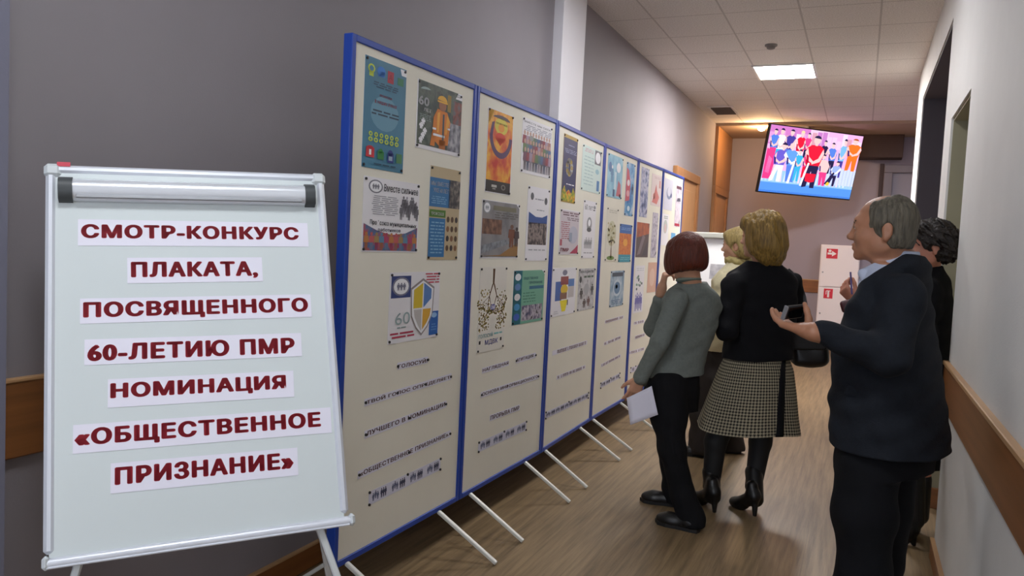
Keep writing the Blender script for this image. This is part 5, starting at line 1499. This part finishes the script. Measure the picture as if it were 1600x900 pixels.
F.ripple(.0035, [(230, 60, 40, 0), (60, 240, 30, 1), (150, -170, 20, 2)])
F.build('hair', hair_mat('golden_blonde_hair', (132, 104, 50), .42, .55), pC)
F = Field((-1.1, 4.1, 0.85), (0.05, 5.15, 1.60), .0055)
F.put(loft([((-0.506, 4.630, 1.406), .08, .075), ((-0.505, 4.630, 1.377), .13, .09), ((-0.509, 4.640, 1.326), .205, .112), ((-0.508, 4.640, 1.254), .215, .13), ((-0.502, 4.640, 1.109), .205, .145), ((-0.500, 4.640, 0.964), .196, .142), ((-0.502, 4.640, 0.883), .200, .148), ((-0.497, 4.640, 0.763), .210, .155)], yawC), .03)
limb(F, cN, [.066, .056, .042], .03); limb(F, cF, [.066, .056, .042], .03)
F.ripple(.005, [(40, 10, 55, 0), (-30, 40, 48, 1), (20, 25, -70, 2), (60, -20, 30, 4)])
F.cut(el(np.array((-0.518, 4.600, 1.420)), (.062, .062, .03)), .01)
F.plane(np.array((-0.503, 4.640, 0.850)), (.08, 0, -1))
F.build('top', black, pC)
# skirt: flared, printed with houndstooth by its own cloth coordinates
hs = bpy.data.materials.new('houndstooth_cloth'); hs.use_nodes = True
nt = hs.node_tree; b = nt.nodes['Principled BSDF']; b.inputs['Roughness'].default_value = .9; b.inputs['Specular IOR Level'].default_value = .2
uvn = nt.nodes.new('ShaderNodeUVMap'); sep = nt.nodes.new('ShaderNodeSeparateXYZ'); nt.links.new(uvn.outputs[0], sep.inputs[0])
CELL = .0165
ux = math_node(nt, 'MULTIPLY', sep.outputs[0], 1 / CELL); uy = math_node(nt, 'MULTIPLY', sep.outputs[1], 1 / CELL)
A_ = math_node(nt, 'LESS_THAN', math_node(nt, 'FRACT', ux), .5); B_ = math_node(nt, 'LESS_THAN', math_node(nt, 'FRACT', uy), .5)
T_ = math_node(nt, 'LESS_THAN', math_node(nt, 'FRACT', math_node(nt, 'MULTIPLY', math_node(nt, 'ADD', ux, uy), 2.0)), .5)
dark = math_node(nt, 'ADD', math_node(nt, 'MULTIPLY', A_, T_), math_node(nt, 'MULTIPLY', B_, math_node(nt, 'SUBTRACT', 1.0, T_)))
mx = nt.nodes.new('ShaderNodeMix'); mx.data_type = 'RGBA'
nt.links.new(dark, mx.inputs[0]); mx.inputs[6].default_value = (*s2l((166, 156, 132)), 1); mx.inputs[7].default_value = (*s2l((26, 25, 26)), 1)
nt.links.new(mx.outputs[2], b.inputs['Base Color'])
secs = [((-0.503, 4.640, 0.897), .175, .128), ((-0.503, 4.640, 0.846), .195, .143), ((-0.503, 4.640, 0.795), .218, .164), ((-0.512, 4.640, 0.669), .250, .200), ((-0.522, 4.640, 0.539), .278, .232), ((-0.527, 4.640, 0.453), .300, .255)]
NR, NA = 24, 96
rings = []
zs = np.linspace(secs[0][0][2], secs[-1][0][2], NR)
sz = np.array([t[0][2] for t in secs])[::-1]
val = lambda i, z: np.interp(z, sz, np.array([(t[0][0], t[0][1], t[1], t[2])[i] for t in secs])[::-1])
V, UVs = [], []
cyw, syw = math.cos(yawC), math.sin(yawC)
for side in (0, 1):
    for r_, z in enumerate(zs):
        for k_ in range(NA + 1):
            a = 2 * math.pi * k_ / NA
            fl_ = 1 + .035 * (r_ / NR) * math.sin(6 * a + .6) - side * .014
            u, v = val(2, z) * math.cos(a) * fl_, val(3, z) * math.sin(a) * fl_
            V.append((val(0, z) + u * cyw - v * syw, val(1, z) + u * syw + v * cyw, z + .008 * (r_ / NR) * math.sin(3 * a)))
            UVs.append((a * .24, z * 1.0))
fs = []
W1 = NA + 1
for side in (0, 1):
    o_ = side * NR * W1
    for r_ in range(NR - 1):
        for k_ in range(NA):
            q = (o_ + r_ * W1 + k_, o_ + (r_ + 1) * W1 + k_, o_ + (r_ + 1) * W1 + k_ + 1, o_ + r_ * W1 + k_ + 1)
            fs.append(q if side == 0 else q[::-1])
for r_ in (0, NR - 1):
    for k_ in range(NA):
        i0, i1 = r_ * W1 + k_, r_ * W1 + k_ + 1
        fs.append((i0, i1, i1 + NR * W1, i0 + NR * W1))
m_ = MB().add(V, fs, hs, True)
sk = m_.build('skirt', pC)
uvl = sk.data.uv_layers.new(name='UVMap')
vi = np.zeros(len(sk.data.loops), np.int32); sk.data.loops.foreach_get('vertex_index', vi)
uvl.data.foreach_set('uv', np.array(UVs, np.float32)[vi].ravel())
# dark band down the back of the skirt
m_ = MB(); V = []
import bisect
tgt = [(-0.360, 4.600, 0.880), (-0.338, 4.600, 0.487)]
for r_, z in enumerate(zs):
    # angle on the near side whose x matches the band
    xw = np.interp(z, [tgt[1][2], tgt[0][2]], [tgt[1][0], tgt[0][0]])
    best = min(range(720), key=lambda kk: (abs((val(0, z) + val(2, z) * math.cos(kk / 720 * 2 * math.pi) * cyw - val(3, z) * math.sin(kk / 720 * 2 * math.pi) * syw) - xw) + (0 if (val(2, z) * math.cos(kk / 720 * 2 * math.pi) * syw + val(3, z) * math.sin(kk / 720 * 2 * math.pi) * cyw) < 0 else 5)))
    for da in (-1, 1):
        a = best / 720 * 2 * math.pi + da * .085
        fl_ = 1 + .035 * (r_ / NR) * math.sin(6 * a + .6)
        for lift in (.001, .005):
            u, v = (val(2, z) + lift) * math.cos(a) * fl_, (val(3, z) + lift) * math.sin(a) * fl_
            V.append((val(0, z) + u * cyw - v * syw, val(1, z) + u * syw + v * cyw, z + .008 * (r_ / NR) * math.sin(3 * a)))
fs = []
for r_ in range(NR - 1):
    a, c = r_ * 4, (r_ + 1) * 4
    fs += [(a + 1, c + 1, c + 3, a + 3), (a, a + 2, c + 2, c), (a, c, c + 1, a + 1), (a + 2, a + 3, c + 3, c + 2)]
fs += [(0, 1, 3, 2), ((NR - 1) * 4, (NR - 1) * 4 + 2, (NR - 1) * 4 + 3, (NR - 1) * 4 + 1)]
m_.add(V, fs, black, True); m_.build('skirt_band', pC)
F = Field((-1.0, 4.2, 0.05), (0.0, 5.1, 0.85), .0055)
limb(F, [(-0.597, 4.560, 0.671), (-0.685, 4.520, 0.373), (-0.694, 4.520, 0.113)], [.09, .062, .046]); limb(F, [(-0.454, 4.720, 0.664), (-0.459, 4.680, 0.372), (-0.477, 4.640, 0.118)], [.09, .062, .046])
F.build('tights', mat('black_tights', (16, 16, 18), 0.7), pC)
shoe(pC, (-0.636, 4.400, 0.022), (-0.821, 4.600, -0.025), leather, .075, .036, name='boot', shaft=[(np.array((-0.669, 4.450, 0.078)), np.array((-0.699, 4.520, 0.194)), .043, .050)])
shoe(pC, (-0.426, 4.460, 0.026), (-0.592, 4.620, 0.006), leather, .075, .036, name='boot', shaft=[(np.array((-0.449, 4.540, 0.077)), np.array((-0.479, 4.640, 0.200)), .043, .050)])
# black bag on her far shoulder
bg = empty('shoulder_bag', (-0.242, 4.860, 0.791), 'black bag hanging at the hip of the blonde woman in black', 'bag')
F = Field(np.array((-0.249, 4.860, 0.892)) - .26, np.array((-0.249, 4.860, 0.892)) + .26, .005)
F.put(bx(np.array((-0.244, 4.880, 0.909)), (.105, .055, .105), basis((1, .25, 0.06)), .045), .01)
F.ripple(.005, [(40, 10, 35, 0), (-30, 40, 28, 1)])
F.build('bag_body', leather, bg)
st = MB(); pts = [(-0.381, 4.800, 1.368), (-0.330, 4.820, 1.319), (-0.294, 4.840, 1.217), (-0.262, 4.850, 1.097), (-0.248, 4.850, 0.997)]
pts2 = [(-0.384, 4.840, 1.367), (-0.328, 4.880, 1.318), (-0.286, 4.880, 1.216), (-0.256, 4.860, 1.096), (-0.226, 4.820, 1.002)]
for pp in (pts, pts2):
    for i in range(4):
        st.bar(pp[i], pp[i + 1], .010, .004, mat('grey_strap', (58, 56, 58), .5), (0, 1, 0), .001)
st.build('strap', bg)
F = Field(np.array((-0.249, 4.840, 0.961)) - .2, np.array((-0.249, 4.840, 0.961)) + .2, .005)
F.put(bx(np.array((-0.248, 4.825, 0.962)), (.10, .012, .055), basis((1, .25, 0.06)), .010), .01)
F.build('flap', leather, bg)

# ---------------------------------------------------------------- man in the dark suit with a phone
headD = Head((0.057, 2.920, 1.552), (-.985, .14, -.02), k=.92)
F = Field((-.65, 2.45, 0.03), (.42, 3.45, 1.72), .005)
headD.sculpt(F).neck(F, (0.110, 2.960, 1.445), .056, .064)
yawD = math.atan2(.9, .42)
F.put(loft([((0.115, 2.960, 1.437), .10, .06), ((0.108, 2.970, 1.376), .14, .06), ((0.104, 2.970, 1.201), .15, .085), ((0.112, 2.970, 1.026), .155, .115), ((0.114, 2.970, 0.826), .16, .12), ((0.116, 2.970, 0.738), .15, .115)], yawD), .03)
dN = [(0.130, 2.800, 1.337), (0.096, 2.700, 1.152), (-0.122, 2.660, 1.211)]
dF = [(0.086, 3.140, 1.347), (0.088, 3.180, 1.087), (0.051, 3.120, 0.879)]
limb(F, dN, [.052, .042, .029]); limb(F, dF, [.052, .042, .029])
hand(F, np.array((-0.137, 2.660, 1.210)), (-.74, .62, .10), (.25, -.05, .95), (.3, .9, .1), (.20, .24, .28, .34), k=1.0, thumb=(.55, .25, .80), tcurl=.25)
hand(F, dF[2], (-.1, .05, -.99), (.3, -.9, 0), (-.9, -.2, 0), (.4, .45, .5, .5))
for hip, kn, an in (((0.071, 2.860, 0.736), (0.080, 2.860, 0.432), (.02, 2.86, .08)), ((0.115, 3.100, 0.682), (0.127, 3.100, 0.379), (.06, 3.12, .08))):
    limb(F, [hip, kn, an], [.085, .06, .042])
pD = F.build('person', skinm, None, (.02, 2.96, 0))
tag(pD, 'balding grey-haired man in a dark suit holding a phone, standing by the right wall', 'person')
headD.eyes(pD)
F = Field(headD.c - .2, headD.c + .2, .004)
F.put(headD.e((-.016, 0, .036), (.105, .0835, .0915)), .01); F.put(headD.e((-.045, 0, -.035), (.066, .076, .062)), .03)
F.put(headD.e((-.004, .066, .0), (.018, .014, .036)), .012); F.put(headD.e((-.004, -.066, .0), (.018, .014, .036)), .012)
F.cut(headD.e((.112, 0, .035), (.088, .11, .125)), .012); F.cut(headD.e((.03, 0, .135), (.055, .05, .05)), .03)
for y in (-1, 1):
    F.cut(headD.e((-.026, y * .092, -.014), (.027, .026, .034)), .005)
F.cut(headD.e((.03, 0, -.085), (.068, .1, .07)), .015)
F.plane(headD.p(0, 0, -.072), -headD.M[:, 2])
F.ripple(.0022, [(260, 60, 120, 0), (60, 260, 90, 1), (190, -190, 140, 2)])
F.build('hair', hair_mat('grey_hair', (88, 82, 70), .6, .5), pD)
ebm = mat('dark_brow', (70, 56, 46), .7)
for y in (-1, 1):
    F = Field(headD.p(.085, y * .034, .026) - .035, headD.p(.085, y * .034, .026) + .035, .003)
    F.put(headD.r((.0905, y * .018, .022), (.0835, y * .046, .026), .0062, .0045), .004)
    F.build('eyebrow', ebm, pD)
# shirt
F = Field((-.3, 2.6, 1.0), (.35, 3.4, 1.52), .005)
F.put(loft([((0.111, 2.950, 1.480), .062, .062), ((0.113, 2.960, 1.454), .070, .066), ((0.107, 2.960, 1.428), .11, .070), ((0.103, 2.960, 1.376), .150, .068), ((0.104, 2.960, 1.202), .165, .095), ((0.103, 2.960, 1.158), .16, .10)], yawD), .03)
F.put(loft([((0.069, 2.940, 1.409), .05, .056), ((0.064, 2.950, 1.374), .066, .068), ((0.086, 2.960, 1.288), .09, .09), ((0.105, 2.960, 1.180), .09, .09)], yawD), .03)
F.put(el(np.array((0.062, 2.950, 1.436)), (.079, .068, .022), basis((-.83, .08, -.56))), .01)
F.put(rc(np.array((0.006, 2.900, 1.399)), np.array((0.016, 2.880, 1.368)), .016, .008), .01)
F.cut(el(np.array((0.053, 2.950, 1.451)), (.068, .058, .026), basis((-.83, .08, -.56))), .008)
F.build('shirt', mat('pale_blue_shirt', (176, 184, 204), 0.75, bump=0.1, bscale=40), pD)
# jacket, open at the chest
suit = mat('charcoal_suit_cloth', (23, 27, 34), 0.85, noise=0.12, nscale=80, bump=0.2, bscale=260, spec=0.25)
F = Field((-.65, 2.4, 0.6), (.42, 3.5, 1.52), .005)
F.put(loft([((0.128, 2.970, 1.468), .07, .06), ((0.126, 2.970, 1.442), .12, .085), ((0.117, 2.970, 1.411), .165, .080), ((0.107, 2.970, 1.350), .192, .088), ((0.099, 2.970, 1.244), .214, .118), ((0.099, 2.970, 1.134), .214, .152), ((0.106, 2.970, 1.025), .212, .160), ((0.123, 2.970, 0.894), .222, .172), ((0.138, 2.970, 0.774), .230, .176)], yawD), .03)
F.plane((0.042, 2.900, 1.397), (-.63, .10, .77))
F.put(rc((0.113, 2.930, 1.467), (0.018, 2.890, 1.370), .015, .011), .012)
limb(F, dN[:2], [.070, .062], .03); limb(F, [dN[1], (-0.103, 2.660, 1.209)], [.064, .037], .03); limb(F, dF[:2], [.080, .064], .03); limb(F, [dF[1], (0.053, 3.120, 0.903)], [.06, .040], .03)
F.ripple(.007, [(26, 10, 55, 0), (-20, 30, 48, 1), (26, 20, -75, 2), (70, -15, 32, 4)])
F.cut(el(headD.p(.02, 0, -.15), (.068, .066, .04)), .015)
F.plane(np.array((0.131, 2.970, 0.811)), (0, 0, -1))
F.build('jacket', suit, pD)
F = Field((-.2, 2.6, .85), (.2, 2.95, 1.15), .004)
F.put(bx(np.array((0.041, 2.800, 1.009)), (.062, .016, .020), basis((1, -.10, -.16)), .006), .01)
F.build('pocket_flap', suit, pD)
F = Field((-.2, 2.4, 0.03), (.35, 3.5, 0.95), .0055)
F.put(loft([((0.110, 2.970, 0.937), .165, .13), ((0.120, 2.970, 0.805), .185, .145), ((0.124, 2.970, 0.739), .175, .14)], yawD), .03)
limb(F, [(0.067, 2.880, 0.752), (0.065, 2.870, 0.601), (0.078, 2.860, 0.410), (.0, 2.86, .07)], [.105, .098, .082, .075], .03)
limb(F, [(0.128, 3.060, 0.717), (0.123, 3.080, 0.549), (0.129, 3.100, 0.356), (.05, 3.12, .07)], [.105, .098, .080, .072], .03)
F.ripple(.005, [(30, 20, 30, 0), (-25, 45, 20, 1), (50, -20, 35, 2)])
F.build('trousers', mat('dark_suit_trousers', (13, 14, 18), 0.85, bump=0.2, bscale=260, spec=0.2), pD)
shoe(pD, (.06, 2.86, 0), (-.22, 2.84, 0), leather); shoe(pD, (.11, 3.12, 0), (-.17, 3.14, 0), leather)
# phone in his hand
ph = empty('mobile_phone', (-0.194, 2.660, 1.258), 'small dark phone with a silver edge in the hand of the suited man', 'phone')
PA = np.array((-0.216, 2.690, 1.261)); PB = np.array((-0.177, 2.750, 1.266))
fw_ = PB - PA; fw_ /= np.linalg.norm(fw_)
upv = np.array((-0.203, 2.635, 1.281)) - np.array((-0.220, 2.635, 1.241)); upv /= np.linalg.norm(upv)
MX = basis(fw_, upv)
pc = PA + fw_ * .048
Mp = Matrix(((MX[0, 0], MX[0, 1], MX[0, 2], pc[0]), (MX[1, 0], MX[1, 1], MX[1, 2], pc[1]), (MX[2, 0], MX[2, 1], MX[2, 2], pc[2]), (0, 0, 0, 1)))
MB().box((-.046, -.007, -.024), (.048, .007, .024), mat('phone_black', (20, 22, 26), .3), .004, Mp).build('phone_body', ph)
MB().box((-.051, -.0078, -.0245), (-.0445, .0078, .0245), mat('phone_silver', (150, 152, 156), .35, .5), .002, Mp).build('silver_edge', ph)
MB().box((-.038, -.0076, -.020), (.036, -.0068, .020), mat('phone_screen', (10, 11, 14), .12), 0, Mp).build('phone_display', ph)

# ---------------------------------------------------------------- dark-haired woman behind the man
headE = Head((0.300, 4.520, 1.525), (-.96, -.10, -.10), k=.98)
F = Field((-.30, 4.1, 0.03), (.66, 5.05, 1.72), .006)
headE.sculpt(F, True).neck(F, (0.310, 4.580, 1.398), .048, .058)
yawE = math.atan2(.97, .2)
F.put(loft([((0.314, 4.580, 1.385), .09, .07), ((0.316, 4.580, 1.319), .16, .09), ((0.322, 4.580, 1.147), .15, .10), ((0.318, 4.580, 0.947), .13, .10), ((0.326, 4.580, 0.679), .14, .10), ((0.320, 4.580, 0.510), .13, .095)], yawE), .03)
eN = [(0.307, 4.420, 1.298), (0.297, 4.400, 1.094), (0.009, 4.280, 1.206)]
eF = [(0.330, 4.760, 1.286), (0.361, 4.820, 0.993), (0.264, 4.660, 0.932)]
limb(F, eN, [.045, .036, .026]); limb(F, eF, [.045, .036, .026])
hand(F, np.array((-0.007, 4.280, 1.227)), (-.72, -.02, .69), (.30, .55, .6), (.4, -.5, .75), (.75, .85, .9, .9), k=.95, thumb=(.8, .35, .5))
hand(F, eF[2], (-.8, -.3, -.3), (0, -.8, .5), (-.3, -.3, .8), (.5, .5, .55, .6), k=.93)
for hip, kn, an in (((0.302, 4.500, 0.524), (0.306, 4.480, 0.380), (0.316, 4.500, 0.085)), ((0.358, 4.700, 0.490), (0.357, 4.700, 0.333), (0.352, 4.700, 0.053))):
    limb(F, [hip, kn, an], [.085, .056, .04])
pE = F.build('person', mat('skin_ruddy', (190, 128, 104), 0.5, noise=0.08, nscale=30, sss=0.15), None, (0.344, 4.580, -0.004))
tag(pE, 'woman with curly dark hair in black, mostly hidden behind the suited man', 'person')
headE.eyes(pE)
F = Field(headE.c - .22, headE.c + .24, .005)
F.put(headE.e((-.03, 0, .040), (.118, .10, .10)), .01); F.put(headE.e((-.075, 0, -.01), (.085, .10, .085)), .03); F.put(headE.e((.03, 0, .095), (.07, .08, .035)), .02)
F.cut(headE.e((.105, 0, -.035), (.105, .12, .095)), .012)
for y in (-1, 1):
    F.cut(headE.e((-.02, y * .095, -.02), (.024, .03, .030)), .01)
F.cut(headE.e((.0, 0, -.14), (.12, .12, .06)), .015)
F.ripple(.013, [(150, 40, 60, 0), (40, 160, -50, 1), (60, -50, 170, 2), (110, 110, 90, 3)])
F.ripple(.006, [(300, 90, 160, 0), (-120, 280, 150, 1), (150, -170, 290, 2)])
F.build('hair', mat('dark_curly_hair', (32, 24, 20), .55, noise=.4, nscale=60, bump=.6, bscale=120), pE)
F = Field((-.35, 4.1, 0.7), (.66, 5.05, 1.48), .006)
F.put(loft([((0.319, 4.580, 1.431), .07, .062), ((0.319, 4.580, 1.392), .12, .085), ((0.317, 4.580, 1.345), .18, .105), ((0.323, 4.580, 1.213), .19, .125), ((0.326, 4.580, 1.014), .175, .125), ((0.328, 4.580, 0.814), .18, .135), ((0.330, 4.580, 0.613), .19, .14)], yawE), .03)
limb(F, eN[:2], [.066, .055], .03); limb(F, [eN[1], (0.075, 4.310, 1.181)], [.053, .042], .03); limb(F, eF, [.064, .054, .042], .03)
F.ripple(.005, [(40, 10, 55, 0), (-30, 40, 48, 1), (20, 25, -70, 2)])
F.cut(el(headE.p(.03, 0, -.15), (.06, .06, .03)), .01)
F.build('jacket', black, pE)
F = Field((-.3, 4.1, 0.4), (.66, 5.05, 0.95), .006)
F.put(loft([((0.326, 4.580, 0.763), .172, .128), ((0.329, 4.580, 0.545), .192, .147), ((0.328, 4.580, 0.396), .175, .14)], yawE), .03)
F.build('skirt', blacktr, pE)
shoe(pE, (0.363, 4.460, 0.047), (0.246, 4.440, 0.023), leather, .05, .036, name='boot', h=.006, shaft=[(np.array((0.341, 4.480, 0.129)), np.array((0.312, 4.480, 0.338)), .045, .062)])
shoe(pE, (0.399, 4.700, 0.002), (0.277, 4.700, -0.029), leather, .05, .036, name='boot', h=.006, shaft=[(np.array((0.377, 4.700, 0.089)), np.array((0.360, 4.700, 0.288)), .045, .062)])
# pen and small dark red purse in her raised hand
pe = MB().tube([(-0.032, 4.235, 1.269), (-0.046, 4.235, 1.379)], .0045, mat('lilac_pen', (96, 84, 140), .4), 10)
tag(pe.build('pen'), 'lilac pen upright in the raised hand in front of the white cabinet', 'pen')
F = Field(np.array((-0.045, 4.270, 1.228)) - .12, np.array((-0.045, 4.270, 1.228)) + .12, .004)
F.put(bx(np.array((-0.046, 4.235, 1.211)), (.034, .022, .030), basis((1, 0, .35)), .014), .01)
o = F.build('purse', mat('dark_red_leather', (66, 16, 24), .5, noise=.2, nscale=40), None, (-0.047, 4.260, 1.184))
tag(o, 'small dark red purse held in front of the white cabinet', 'purse')
